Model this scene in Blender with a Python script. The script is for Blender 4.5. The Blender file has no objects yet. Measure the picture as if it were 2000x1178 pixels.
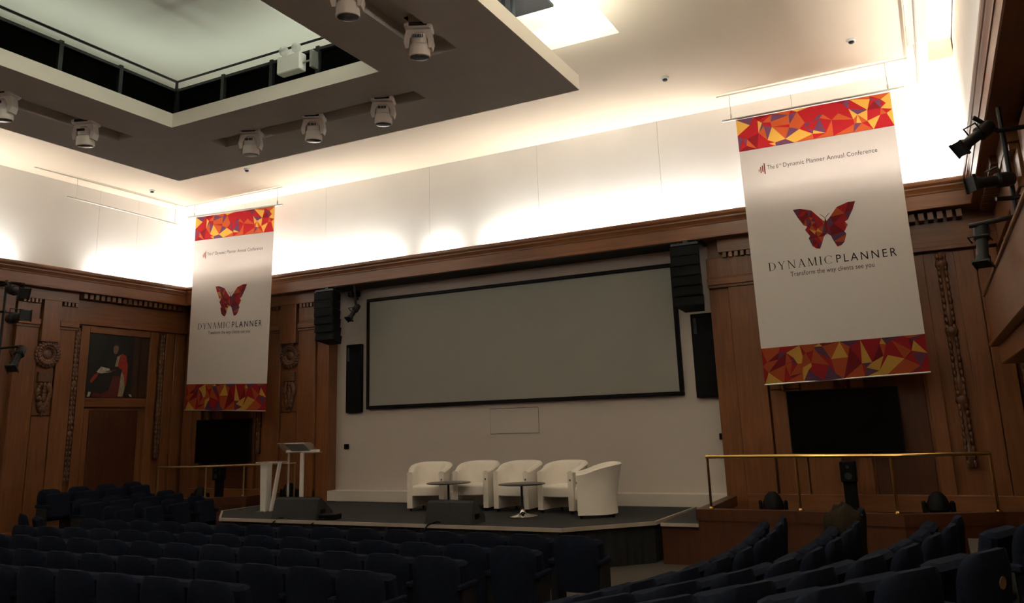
import bpy, math, random
from mathutils import Vector, Matrix
from mathutils.geometry import delaunay_2d_cdt
random.seed(7)
PI = math.pi
C = bpy.context.scene.collection
SC = bpy.context.scene

# ------------------------------------------------------------------ camera, world, exposure
cam_d = bpy.data.cameras.new('camera')
cam = bpy.data.objects.new('camera', cam_d)
C.objects.link(cam)
YAW, PITCH, ROLL = 0.468689562, 0.224302891, -0.0336558991
fwd0 = Vector((-math.sin(YAW), math.cos(YAW), 0)); right0 = Vector((math.cos(YAW), math.sin(YAW), 0))
fwd = fwd0 * math.cos(PITCH) + Vector((0, 0, 1)) * math.sin(PITCH)
up0 = right0.cross(fwd)
right = right0 * math.cos(ROLL) + up0 * math.sin(ROLL)
up = -right0 * math.sin(ROLL) + up0 * math.cos(ROLL)
cam.matrix_world = Matrix(((right.x, up.x, -fwd.x, 7.47), (right.y, up.y, -fwd.y, 0.0),
                           (right.z, up.z, -fwd.z, 2.07), (0, 0, 0, 1)))
cam_d.sensor_fit = 'HORIZONTAL'; cam_d.sensor_width = 36.0
cam_d.lens = 1580.94 / 2000 * 36.0
cam_d.shift_y = -(589 - 462.415) / 2000
cam_d.clip_start = 0.05; cam_d.clip_end = 200
SC.camera = cam
W = bpy.data.worlds.new('world'); SC.world = W; W.use_nodes = True
W.node_tree.nodes['Background'].inputs[0].default_value = (0.01, 0.01, 0.012, 1)
W.node_tree.nodes['Background'].inputs[1].default_value = 0.15
VS = SC.view_settings
VS.view_transform = 'Standard'; VS.look = 'None'; VS.gamma = 1.0; VS.use_curve_mapping = False
VS.exposure = 0.0
WARM = (1.0, 0.97, 0.91)
COOL = (0.86, 1.0, 0.84)
COVE_W = 25.0        # watts per metre of cove lamp
REAR_W = 72.0        # watts per metre of the cove lamps at the back of the hall, behind the camera
VOID_W = 2.2        # watts per metre of the lamps above the ceiling raft

def strip_light(name, p0, p1, watts_per_m, color, width=0.05, direction=(0, 0, 1)):
    p0, p1 = Vector(p0), Vector(p1); L = (p1 - p0).length
    d = bpy.data.lights.new(name, 'AREA'); d.shape = 'RECTANGLE'
    d.size = L; d.size_y = width; d.energy = watts_per_m * L; d.color = color
    o = bpy.data.objects.new(name, d); C.objects.link(o)
    z = -Vector(direction).normalized(); x = (p1 - p0).normalized(); y = z.cross(x).normalized(); z = x.cross(y)
    m = (p0 + p1) / 2
    o.matrix_world = Matrix(((x.x, y.x, z.x, m.x), (x.y, y.y, z.y, m.y), (x.z, y.z, z.z, m.z), (0, 0, 0, 1)))
    return o

# the room's lamps: cove strips lying on the cornice ledge, and strips above the ceiling raft
ZL = 5.415
for a, b in ((-8.15, -2.35), (-1.5, -0.95), (-0.12, 4.65), (5.15, 8.15)):
    strip_light('cove_lamp', (a, 13.78, ZL), (b, 13.78, ZL), COVE_W, WARM, 0.05, (0, .45, 1))
for a, b in ((-6.0, 2.6), (3.4, 9.45), (11.4, 13.6)):
    strip_light('cove_lamp', (-8.44, a, ZL), (-8.44, b, ZL), REAR_W if a < 0 else COVE_W, WARM, 0.05, (-.3, 0, 1))
for a, b in ((-6.0, 2.6), (3.4, 13.6)):
    strip_light('cove_lamp', (8.325, a, ZL), (8.325, b, ZL), REAR_W if a < 0 else COVE_W * 0.75, WARM, 0.04)
strip_light('slot_lamp', (8.22, -4, 7.55), (8.22, 13.4, 7.55), 3.5, WARM, 0.1)
ZV = 6.80
strip_light('raft_lamp', (-2.3, 8.35, ZV), (2.2, 8.35, ZV), VOID_W, COOL, 0.06)
strip_light('raft_lamp', (-2.5, -3, ZV), (-2.5, 8.2, ZV), VOID_W, COOL, 0.06)
strip_light('raft_lamp', (3.45, -3, 6.62), (3.45, 9.2, 6.62), VOID_W * 22, (0.97, 1.0, 0.9), 0.06)

# ------------------------------------------------------------------ materials
MATS = {}
def nmat(name):
    m = bpy.data.materials.new(name); m.use_nodes = True
    MATS[name] = m
    return m, m.node_tree.nodes, m.node_tree.links, m.node_tree.nodes['Principled BSDF']

def mat(name, col, rough=0.5, metal=0.0, var=0.12, scale=6.0, bump=0.0, spec=0.5, stretch=(1, 1, 1), emit=None, sheen=0.0):
    """plain surface: two tones of one colour mixed by noise, optional fine relief"""
    m, N, L, B = nmat(name)
    tc = N.new('ShaderNodeTexCoord'); mp = N.new('ShaderNodeMapping'); nz = N.new('ShaderNodeTexNoise')
    mp.inputs['Scale'].default_value = stretch
    nz.inputs['Scale'].default_value = scale; nz.inputs['Detail'].default_value = 4
    L.new(tc.outputs['Object'], mp.inputs[0]); L.new(mp.outputs[0], nz.inputs['Vector'])
    rp = N.new('ShaderNodeValToRGB')
    rp.color_ramp.elements[0].position = 0.3; rp.color_ramp.elements[1].position = 0.7
    rp.color_ramp.elements[0].color = tuple(c * (1 - var) for c in col) + (1,)
    rp.color_ramp.elements[1].color = tuple(min(1, c * (1 + var)) for c in col) + (1,)
    L.new(nz.outputs['Fac'], rp.inputs[0]); L.new(rp.outputs[0], B.inputs['Base Color'])
    B.inputs['Roughness'].default_value = rough; B.inputs['Metallic'].default_value = metal
    B.inputs['Specular IOR Level'].default_value = spec
    if sheen: B.inputs['Sheen Weight'].default_value = sheen; B.inputs['Sheen Roughness'].default_value = 0.4
    if emit:
        B.inputs['Emission Color'].default_value = emit[0] + (1,); B.inputs['Emission Strength'].default_value = emit[1]
    if bump:
        b2 = N.new('ShaderNodeBump'); b2.inputs['Strength'].default_value = bump; b2.inputs['Distance'].default_value = 0.01
        n2 = N.new('ShaderNodeTexNoise'); n2.inputs['Scale'].default_value = scale * 6; n2.inputs['Detail'].default_value = 3
        L.new(mp.outputs[0], n2.inputs['Vector']); L.new(n2.outputs['Fac'], b2.inputs['Height']); L.new(b2.outputs[0], B.inputs['Normal'])
    return m

def wood(name, dark, light, stretch, rough=0.33):
    m, N, L, B = nmat(name)
    tc = N.new('ShaderNodeTexCoord'); mp = N.new('ShaderNodeMapping'); mp.inputs['Scale'].default_value = stretch
    n1 = N.new('ShaderNodeTexNoise'); n1.inputs['Scale'].default_value = 2.2; n1.inputs['Detail'].default_value = 6; n1.inputs['Distortion'].default_value = 0.6
    n2 = N.new('ShaderNodeTexNoise'); n2.inputs['Scale'].default_value = 0.9; n2.inputs['Detail'].default_value = 2
    L.new(tc.outputs['Object'], mp.inputs[0]); L.new(mp.outputs[0], n1.inputs['Vector']); L.new(tc.outputs['Object'], n2.inputs['Vector'])
    ad = N.new('ShaderNodeMath'); ad.operation = 'MULTIPLY_ADD'; ad.inputs[1].default_value = 0.5
    L.new(n2.outputs['Fac'], ad.inputs[0]); 
    m2 = N.new('ShaderNodeMath'); m2.operation = 'MULTIPLY'; m2.inputs[1].default_value = 0.5
    L.new(n1.outputs['Fac'], m2.inputs[0]); L.new(m2.outputs[0], ad.inputs[2])
    rp = N.new('ShaderNodeValToRGB'); rp.color_ramp.elements[0].position = 0.33; rp.color_ramp.elements[1].position = 0.68
    rp.color_ramp.elements[0].color = dark + (1,); rp.color_ramp.elements[1].color = light + (1,)
    L.new(ad.outputs[0], rp.inputs[0]); L.new(rp.outputs[0], B.inputs['Base Color'])
    B.inputs['Roughness'].default_value = rough
    bp = N.new('ShaderNodeBump'); bp.inputs['Strength'].default_value = 0.12; bp.inputs['Distance'].default_value = 0.004
    L.new(n1.outputs['Fac'], bp.inputs['Height']); L.new(bp.outputs[0], B.inputs['Normal'])
    return m

def glassy(name, col, rough=0.05, alpha=0.35):
    m, N, L, B = nmat(name)
    nz = N.new('ShaderNodeTexNoise'); nz.inputs['Scale'].default_value = 3
    rp = N.new('ShaderNodeValToRGB')
    rp.color_ramp.elements[0].color = tuple(c * 0.92 for c in col) + (1,); rp.color_ramp.elements[1].color = col + (1,)
    L.new(nz.outputs['Fac'], rp.inputs[0]); L.new(rp.outputs[0], B.inputs['Base Color'])
    B.inputs['Roughness'].default_value = rough; B.inputs['Alpha'].default_value = alpha
    B.inputs['Specular IOR Level'].default_value = 0.6
    return m

W_D, W_L = (0.115, 0.040, 0.013), (0.225, 0.087, 0.031)
wood('wood_v', W_D, W_L, (9, 9, 0.7))
wood('wood_x', W_D, W_L, (0.6, 9, 9))
wood('wood_y', W_D, W_L, (9, 0.6, 9))
wood('wood_carved', (0.055, 0.021, 0.008), (0.15, 0.06, 0.022), (6, 6, 3), 0.42)
wood('wood_red', (0.045, 0.013, 0.005), (0.085, 0.027, 0.010), (9, 9, 0.7), 0.35)
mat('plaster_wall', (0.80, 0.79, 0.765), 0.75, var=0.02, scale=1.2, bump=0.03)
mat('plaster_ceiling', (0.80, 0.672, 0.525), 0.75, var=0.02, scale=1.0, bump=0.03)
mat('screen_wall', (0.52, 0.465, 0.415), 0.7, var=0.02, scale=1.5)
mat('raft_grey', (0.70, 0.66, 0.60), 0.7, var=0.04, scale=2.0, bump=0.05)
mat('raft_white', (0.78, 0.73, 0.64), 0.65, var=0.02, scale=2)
mat('void_white', (0.80, 0.81, 0.74), 0.8, var=0.02, scale=1)
mat('curtain_black', (0.002, 0.002, 0.002), 0.95, var=0.3, scale=10, spec=0.02)
mat('metal_black', (0.010, 0.010, 0.011), 0.45, 0.0, var=0.2, scale=12, spec=0.25)
mat('metal_dark', (0.035, 0.037, 0.038), 0.4, 0.6, var=0.2, scale=12)
mat('plastic_black', (0.006, 0.006, 0.006), 0.45, var=0.2, scale=15, spec=0.08)
mat('grille_black', (0.004, 0.004, 0.004), 0.6, var=0.3, scale=60, bump=0.3, spec=0.1)
mat('tv_glass', (0.002, 0.002, 0.002), 0.25, var=0.1, scale=3, spec=0.12)
mat('screen_fabric', (0.27, 0.265, 0.235), 0.85, var=0.015, scale=2)
mat('lamp_white', (0.66, 0.60, 0.54), 0.4, var=0.03, scale=8)
mat('lens_dark', (0.03, 0.027, 0.025), 0.15, var=0.2, scale=20)
mat('box_white', (0.78, 0.80, 0.76), 0.5, var=0.02, scale=5)
mat('alu', (0.55, 0.55, 0.52), 0.35, 0.8, var=0.05, scale=12)
mat('chrome', (0.75, 0.75, 0.76), 0.08, 1.0, var=0.03, scale=4)
mat('brass', (0.62, 0.42, 0.14), 0.22, 1.0, var=0.10, scale=5)
mat('brass_dull', (0.24, 0.16, 0.075), 0.5, 0.8, var=0.10, scale=5)
mat('leather_white', (0.92, 0.87, 0.77), 0.5, var=0.025, scale=5, bump=0.05)
mat('carpet_stage', (0.045, 0.0445, 0.0435), 0.95, var=0.12, scale=40, bump=0.4, spec=0.1)
mat('nosing', (0.42, 0.37, 0.30), 0.5, 0.2, var=0.08, scale=6)
mat('skirt_black', (0.008, 0.008, 0.008), 0.9, var=0.3, scale=8, stretch=(6, 6, 0.4))
mat('carpet_hall', (0.055, 0.043, 0.032), 0.95, var=0.15, scale=30, bump=0.4)
mat('seat_blue', (0.0085, 0.0112, 0.0205), 0.9, var=0.15, scale=22, bump=0.25, spec=0.06)
mat('seat_frame', (0.003, 0.003, 0.004), 0.6, var=0.2, scale=10)
mat('table_black', (0.02, 0.019, 0.018), 0.3, var=0.1, scale=5)
mat('plinth_white', (0.66, 0.61, 0.54), 0.6, var=0.02, scale=3)
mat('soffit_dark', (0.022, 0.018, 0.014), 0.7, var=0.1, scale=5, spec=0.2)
mat('coat_brown', (0.020, 0.015, 0.009), 0.95, var=0.25, scale=9, bump=0.3, spec=0.05)
mat('badge_yellow', (0.16, 0.105, 0.045), 0.5, var=0.05, scale=9)
mat('paper_white', (0.62, 0.60, 0.55), 0.7, var=0.02)
mat('acrylic_frost', (0.72, 0.70, 0.66), 0.4, var=0.02)
glassy('acrylic', (0.78, 0.78, 0.76), 0.06, 0.30)
glassy('lamp_glass', (0.9, 0.9, 0.88), 0.05, 0.45)
# printed colours
PAL = {'ink_red': (0.42, 0.017, 0.022), 'ink_darkred': (0.24, 0.012, 0.02), 'ink_orange': (0.52, 0.095, 0.026),
       'ink_yellow': (0.72, 0.40, 0.07), 'ink_purple': (0.15, 0.055, 0.11), 'ink_black': (0.02, 0.017, 0.018),
       'ink_grey': (0.16, 0.11, 0.11), 'ink_plum': (0.10, 0.03, 0.045)}
for k, v in PAL.items():
    m = mat(k, tuple(c * 0.72 for c in v), 0.7, var=0.03, scale=4, spec=0.2)
    if k in ('ink_red', 'ink_darkred', 'ink_orange', 'ink_yellow', 'ink_purple'):      # printed cloth lets light through too
        N, L = m.node_tree.nodes, m.node_tree.links
        tr = N.new('ShaderNodeBsdfTranslucent'); tr.inputs[0].default_value = tuple(min(1, c * 1.15) for c in v) + (1,)
        mx = N.new('ShaderNodeMixShader'); mx.inputs[0].default_value = 0.36
        L.new(N['Principled BSDF'].outputs[0], mx.inputs[1]); L.new(tr.outputs[0], mx.inputs[2]); L.new(mx.outputs[0], N['Material Output'].inputs[0])
for k, v in {'paint_black': (0.006, 0.006, 0.006), 'paint_brown': (0.035, 0.015, 0.006), 'paint_red': (0.24, 0.016, 0.009),
             'paint_cream': (0.24, 0.20, 0.12), 'paint_skin': (0.14, 0.085, 0.05), 'paint_maroon': (0.09, 0.012, 0.010), 'paint_white': (0.36, 0.34, 0.29)}.items():
    mat(k, v, 0.35, var=0.25, scale=14)
m, N, L, B = nmat('banner_cloth')      # thin printed cloth: lets a little light through
nz = N.new('ShaderNodeTexNoise'); nz.inputs['Scale'].default_value = 30
rp = N.new('ShaderNodeValToRGB'); rp.color_ramp.elements[0].color = (0.76, 0.72, 0.69, 1); rp.color_ramp.elements[1].color = (0.80, 0.765, 0.73, 1)
L.new(nz.outputs['Fac'], rp.inputs[0]); L.new(rp.outputs[0], B.inputs['Base Color']); B.inputs['Roughness'].default_value = 0.8
tr = N.new('ShaderNodeBsdfTranslucent'); tr.inputs[0].default_value = (0.92, 0.88, 0.85, 1)
mx = N.new('ShaderNodeMixShader'); mx.inputs[0].default_value = 0.36
L.new(B.outputs[0], mx.inputs[1]); L.new(tr.outputs[0], mx.inputs[2]); L.new(mx.outputs[0], N['Material Output'].inputs[0])

# ------------------------------------------------------------------ mesh helpers
class MB:
    def __init__(self): self.v = []; self.f = []; self.mi = []; self.cur = 0
    def add(self, vs, fs):
        o = len(self.v); self.v += [tuple(p) for p in vs]
        for f in fs: self.f.append(tuple(i + o for i in f)); self.mi.append(self.cur)
        return self
    def box(self, x0, x1, y0, y1, z0, z1):
        x0, x1 = min(x0, x1), max(x0, x1); y0, y1 = min(y0, y1), max(y0, y1); z0, z1 = min(z0, z1), max(z0, z1)
        return self.add([(x0, y0, z0), (x1, y0, z0), (x1, y1, z0), (x0, y1, z0), (x0, y0, z1), (x1, y0, z1), (x1, y1, z1), (x0, y1, z1)],
                        [(0, 3, 2, 1), (4, 5, 6, 7), (0, 1, 5, 4), (1, 2, 6, 5), (2, 3, 7, 6), (3, 0, 4, 7)])
    def bbox(self, x0, x1, y0, y1, z0, z1, b=0.01):
        """box with chamfered edges (three stacked inset slabs)"""
        x0, x1 = min(x0, x1), max(x0, x1); y0, y1 = min(y0, y1), max(y0, y1); z0, z1 = min(z0, z1), max(z0, z1)
        def ring(ix, iy, z): return [(x0 + ix, y0 + iy + b * (ix == 0), z), (x0 + ix + b * (ix == 0), y0 + iy, z)]
        vs = []
        for (ins, z) in ((b, z0), (0, z0 + b), (0, z1 - b), (b, z1)):
            c = b
            vs += [(x0 + ins, y0 + ins + c, z), (x0 + ins + c, y0 + ins, z), (x1 - ins - c, y0 + ins, z), (x1 - ins, y0 + ins + c, z),
                   (x1 - ins, y1 - ins - c, z), (x1 - ins - c, y1 - ins, z), (x0 + ins + c, y1 - ins, z), (x0 + ins, y1 - ins - c, z)]
        fs = [tuple(reversed(range(8))), tuple(range(24, 32))]
        for k in range(3):
            for i in range(8):
                j = (i + 1) % 8; fs.append((k * 8 + i, k * 8 + j, k * 8 + 8 + j, k * 8 + 8 + i))
        return self.add(vs, fs)
    def prism(self, poly, h0, h1, axis='z'):
        """extrude a 2-D polygon; axis z: (x,y), axis x: (y,z), axis y: (x,z)"""
        def P(a, b, h): return (a, b, h) if axis == 'z' else ((h, a, b) if axis == 'x' else (a, h, b))
        n = len(poly); vs = [P(a, b, h0) for a, b in poly] + [P(a, b, h1) for a, b in poly]
        fs = [tuple(range(n)), tuple(range(2 * n - 1, n - 1, -1))] + [(i, i + n, (i + 1) % n + n, (i + 1) % n) for i in range(n)]
        return self.add(vs, fs)
    def tube(self, pts, r, seg=8, cap=True):
        pts = [Vector(p) for p in pts]; rs = r if isinstance(r, (list, tuple)) else [r] * len(pts)
        vs = []; 
        for i, p in enumerate(pts):
            d = (pts[min(i + 1, len(pts) - 1)] - pts[max(i - 1, 0)]).normalized()
            a = Vector((0, 0, 1)) if abs(d.z) < 0.9 else Vector((1, 0, 0))
            u = d.cross(a).normalized(); w = d.cross(u)
            for k in range(seg):
                t = 2 * PI * k / seg; vs.append(p + (u * math.cos(t) + w * math.sin(t)) * rs[i])
        fs = []
        for i in range(len(pts) - 1):
            for k in range(seg):
                j = (k + 1) % seg; fs.append((i * seg + k, i * seg + j, (i + 1) * seg + j, (i + 1) * seg + k))
        if cap: fs += [tuple(reversed(range(seg))), tuple(range((len(pts) - 1) * seg, len(pts) * seg))]
        return self.add(vs, fs)
    def lathe(self, prof, c=(0, 0, 0), axis='z', seg=20):
        """prof: list of (radius, height along axis)"""
        vs = []
        for r, h in prof:
            for k in range(seg):
                t = 2 * PI * k / seg; a, b = r * math.cos(t), r * math.sin(t)
                p = (a, b, h) if axis == 'z' else ((h, a, b) if axis == 'x' else (a, h, b))
                vs.append((p[0] + c[0], p[1] + c[1], p[2] + c[2]))
        n = len(prof); fs = []
        for i in range(n - 1):
            for k in range(seg):
                j = (k + 1) % seg; fs.append((i * seg + k, i * seg + j, (i + 1) * seg + j, (i + 1) * seg + k))
        fs += [tuple(reversed(range(seg))), tuple(range((n - 1) * seg, n * seg))]
        return self.add(vs, fs)
    def ell(self, c, r, seg=10, rings=6):
        prof = [(math.sin(PI * i / rings), -math.cos(PI * i / rings)) for i in range(rings + 1)]
        vs = []
        for s, h in prof:
            for k in range(seg):
                t = 2 * PI * k / seg
                vs.append((c[0] + r[0] * max(s, .02) * math.cos(t), c[1] + r[1] * max(s, .02) * math.sin(t), c[2] + r[2] * h))
        fs = []
        for i in range(rings):
            for k in range(seg):
                j = (k + 1) % seg; fs.append((i * seg + k, i * seg + j, (i + 1) * seg + j, (i + 1) * seg + k))
        fs += [tuple(reversed(range(seg))), tuple(range(rings * seg, (rings + 1) * seg))]
        return self.add(vs, fs)
    def torus(self, c, R, r, axis='y', seg=24, ts=8):
        vs = []; fs = []
        for i in range(seg):
            a = 2 * PI * i / seg
            for k in range(ts):
                t = 2 * PI * k / ts; rr = R + r * math.cos(t); h = r * math.sin(t)
                p = (rr * math.cos(a), h, rr * math.sin(a)) if axis == 'y' else ((h, rr * math.cos(a), rr * math.sin(a)) if axis == 'x' else (rr * math.cos(a), rr * math.sin(a), h))
                vs.append((p[0] + c[0], p[1] + c[1], p[2] + c[2]))
        for i in range(seg):
            for k in range(ts):
                j = (k + 1) % ts; i2 = (i + 1) % seg
                fs.append((i * ts + k, i * ts + j, i2 * ts + j, i2 * ts + k))
        return self.add(vs, fs)
    def xform(self, M, start=0):
        for i in range(start, len(self.v)): self.v[i] = tuple(M @ Vector(self.v[i]))
        return self
    def mesh(self, name, mats, smooth=False, angle=35):
        import bmesh
        me = bpy.data.meshes.new(name); me.from_pydata(self.v, [], self.f)
        for mn in ([mats] if isinstance(mats, str) else mats): me.materials.append(MATS[mn])
        for p, i in zip(me.polygons, self.mi): p.material_index = i
        bm = bmesh.new(); bm.from_mesh(me); bmesh.ops.recalc_face_normals(bm, faces=bm.faces); bm.to_mesh(me); bm.free()
        if smooth:
            me.polygons.foreach_set('use_smooth', [True] * len(me.polygons)); me.set_sharp_from_angle(angle=math.radians(angle))
        me.update(); return me
    def obj(self, name, mats, parent=None, smooth=False, angle=35):
        o = bpy.data.objects.new(name, self.mesh(name, mats, smooth, angle)); C.objects.link(o)
        if parent: o.parent = parent
        return o

def tag(o, label=None, cat=None, group=None, kind=None):
    if label: o['label'] = label
    if cat: o['category'] = cat
    if group: o['group'] = group
    if kind: o['kind'] = kind
    return o
def empty(name, loc=(0, 0, 0), rz=0.0, label=None, cat=None, group=None, kind=None):
    o = bpy.data.objects.new(name, None); C.objects.link(o); o.location = loc; o.rotation_euler = (0, 0, rz); o.empty_display_size = 0.1
    return tag(o, label, cat, group, kind)
def struct(o): o['kind'] = 'structure'; return o
def child(name, data, parent, loc=(0, 0, 0), rot=(0, 0, 0)):
    o = bpy.data.objects.new(name, data); C.objects.link(o); o.parent = parent; o.location = loc; o.rotation_euler = rot; return o
def copy_tree(o, parent=None):
    c = o.copy(); C.objects.link(c)
    if parent: c.parent = parent
    for ch in list(o.children): copy_tree(ch, c)
    return c
ORD = ['first', 'second', 'third', 'fourth', 'fifth', 'sixth', 'seventh', 'eighth', 'ninth', 'tenth', 'eleventh', 'twelfth', 'thirteenth', 'fourteenth', 'fifteenth', 'sixteenth']

# ------------------------------------------------------------------ the setting: floor, walls, ceiling
YB = -6.5                      # back of the hall, behind the camera
struct(MB().box(-8.9, 8.9, YB, 14.6, -0.2, 0).obj('floor', 'carpet_hall'))
ZC = 7.43                      # ceiling
# upper front wall in plaster panels with fine joints
wf = struct(MB().box(-8.9, 8.6, 13.98, 14.3, 5.30, 8.4).obj('wall_front_upper', 'plaster_wall'))
XS = [-8.63, -6.8, -4.3, -1.52, 1.02, 3.5, 5.9, 8.385]
for a, b in zip(XS[:-1], XS[1:]):
    MB().box(a + .0025, b - .0025, 13.95, 13.985, 5.34, ZC).obj('panel', 'plaster_wall', wf)
for s, nm, XW in ((-1, 'left', 8.63), (1, 'right', 8.385)):
    w = struct(MB().box(s * (XW + .03), s * (XW + .3), YB, 14.0, 5.30, 8.4).obj('wall_%s_upper' % nm, 'plaster_wall'))
    YS = [YB, -3, .5, 3.6, 6.5, 8.9, 11.42, 12.42, 13.95]
    for a, b in zip(YS[:-1], YS[1:]):
        MB().box(s * XW, s * (XW + .035), a + .0025, b - .0025, 5.34, ZC).obj('panel', 'plaster_wall', w)
struct(MB().box(-8.9, 8.9, YB - .2, YB, -.2, 8.4).obj('wall_back', 'wood_v'))
# ceiling slab with the central well and a long light slot beside the right wall
cl = MB()
WX, WY = 4.12, 10.22            # central well
cl.box(-8.65, 8.05, WY, 13.98, ZC, ZC + .10); cl.box(8.05, 8.4, 13.70, 13.98, ZC, ZC + .10)
cl.box(-8.65, -WX, YB, WY, ZC, ZC + .10); cl.box(WX, 8.05, YB, WY, ZC, ZC + .10)
struct(cl.obj('ceiling', 'plaster_ceiling'))
struct(MB().box(8.0, 8.4, YB, 13.75, ZC + .30, ZC + .34).box(8.0, 8.05, YB, 13.75, ZC + .1, ZC + .3).box(8.05, 8.4, 13.70, 13.75, ZC + .1, ZC + .3).obj('ceiling_slot', 'plaster_ceiling'))
# the well above the raft
ZT = 7.80
vw = MB(); vw.box(-WX - .06, WX + .06, YB, WY + .06, ZT, ZT + .1)
vw.box(-WX - .06, -WX, YB, WY, ZC + .10, ZT); vw.box(WX, WX + .06, YB, WY, ZC + .10, ZT); vw.box(-WX - .06, WX + .06, WY, WY + .06, ZC + .10, ZT)
struct(vw.obj('ceiling_well', 'void_white'))

# ceiling raft: flat ring hanging below the well
RZ0, RZ1 = 6.343, 6.555
OX0, OX1, OY = -3.76, 3.76, 9.42
IX0, IX1, IY = -1.80, 1.88, 7.60
raft = empty('ceiling_raft', (0, 0, RZ0), kind='structure')
def raft_box(name, m, boxes):
    b = MB()
    for q in boxes: b.box(q[0], q[1], q[2], q[3], q[4] - RZ0, q[5] - RZ0)
    return b.obj(name, m, raft)
# underside is made of strips so that three long recesses for the moving heads stay open
FS = (-1.79, 1.89, 8.28, 8.60)      # front recess
LS = (-2.90, -2.54, -2.0, 7.58)     # left recess
RS = (2.62, 3.02, -2.0, 7.545)      # right recess
t = 0.03
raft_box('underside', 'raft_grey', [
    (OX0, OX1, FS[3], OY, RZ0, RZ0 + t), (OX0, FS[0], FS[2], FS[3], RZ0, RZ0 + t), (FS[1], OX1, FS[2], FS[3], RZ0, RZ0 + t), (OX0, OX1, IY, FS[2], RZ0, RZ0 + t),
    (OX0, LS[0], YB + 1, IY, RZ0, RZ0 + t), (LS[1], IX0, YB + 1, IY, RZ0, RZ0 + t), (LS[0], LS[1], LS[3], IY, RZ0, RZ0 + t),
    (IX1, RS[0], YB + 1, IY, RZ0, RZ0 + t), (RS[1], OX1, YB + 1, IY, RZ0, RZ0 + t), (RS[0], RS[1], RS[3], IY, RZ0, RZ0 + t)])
for q in (FS, LS, RS):
    raft_box('recess_lining', 'raft_grey', [(q[0] - .02, q[1] + .02, q[2] - .02, q[3] + .02, RZ0 + .15, RZ0 + .17),
        (q[0] - .02, q[0], q[2], q[3], RZ0 + t, RZ0 + .15), (q[1], q[1] + .02, q[2], q[3], RZ0 + t, RZ0 + .15),
        (q[0], q[1], q[2] - .02, q[2], RZ0 + t, RZ0 + .15), (q[0], q[1], q[3], q[3] + .02, RZ0 + t, RZ0 + .15)])
raft_box('fascia', 'raft_white', [(OX0 - .015, OX1 + .015, OY, OY + .015, RZ0, RZ1), (OX0 - .015, OX0, YB + 1, OY, RZ0, RZ1), (OX1, OX1 + .015, YB + 1, OY, RZ0, RZ1)])
raft_box('inner_fascia', 'raft_white', [(IX0, IX1, IY - .015, IY, RZ0, RZ1), (IX0, IX0 + .015, YB + 1, IY, RZ0, RZ1), (IX1 - .015, IX1, YB + 1, IY, RZ0, RZ1)])
raft_box('deck', 'raft_white', [(OX0, OX1, IY, OY, RZ1 - .02, RZ1), (OX0, IX0, YB + 1, IY, RZ1 - .02, RZ1), (IX1, OX1, YB + 1, IY, RZ1 - .02, RZ1)])
# guard frame of black panels and posts standing on the raft around the opening
gf = empty('guard_frame', (0, 0, RZ1), label='black guard frame with posts and rails around the raft opening', cat='frame')
d = 0.32
GX0, GX1, GY, GH = IX0 - .22, IX1 + .22, IY + .22, 0.50
def gbox(name, m, *q):
    return MB().box(*q).obj(name, m, gf)
gbox('back_panel', 'curtain_black', GX0 - .05, GX1 + .05, GY + .04, GY + .06, 0, GH)
gbox('back_panel', 'curtain_black', GX0 - .06, GX0 - .04, YB + 2, GY + .05, 0, GH)
gbox('back_panel', 'curtain_black', GX1 + .04, GX1 + .06, YB + 2, GY + .05, 0, GH)
for z0, z1, o in ((GH - .04, GH, 0), (0, .09, 0)):
    gbox('rail', 'metal_dark', GX0, GX1, GY - .02, GY + .03, z0, z1)
    gbox('rail', 'metal_dark', GX0 - .03, GX0 + .02, YB + 2, GY, z0, z1)
    gbox('rail', 'metal_dark', GX1 - .02, GX1 + .03, YB + 2, GY, z0, z1)
MB().tube([(GX0, YB + 2, GH + .13), (GX0, GY, GH + .13), (GX1, GY, GH + .13), (GX1, YB + 2, GH + .13)], .02, 6).obj('top_rail', 'metal_black', gf)
pm = MB().box(-.028, .028, -.028, .028, 0, GH + .02).mesh('post', 'metal_dark')
pt = MB().box(-.015, .015, -.015, .015, GH, GH + .14).mesh('rail_stub', 'metal_black')
for x in (GX0 + .02, -1.05, -.13, .69, GX1 - .02):
    child('post', pm, gf, (x, GY, 0))
for y in (2.2, 3.1, 4.0, 5.05, 5.99, 6.87):
    child('post', pm, gf, (GX0, y, 0)); child('post', pm, gf, (GX1, y, 0))
child('rail_stub', pt, gf, (GX0, GY, 0)); child('rail_stub', pt, gf, (GX1, GY, 0))
# rigging frame hanging in the well, right of the raft opening
rg = empty('rigging_frame', (2.75, 8.9, RZ1), label='black rigging frame and uprights in bright ceiling well', cat='rigging')
MB().box(-.55, .63, -1.6, .72, ZT - .04 - RZ1, ZT - RZ1).obj('mounting_plate', 'metal_black', rg)
for x, y in ((.15, .1), (.33, .02), (.05, -.3)):
    MB().tube([(x, y, 0), (x, y, ZT - .04 - RZ1)], .03, 8).obj('upright', 'metal_black', rg, True)
MB().box(-.2, .45, -.4, -.25, 1.0, 1.1).obj('crossbar', 'metal_dark', rg)

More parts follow.
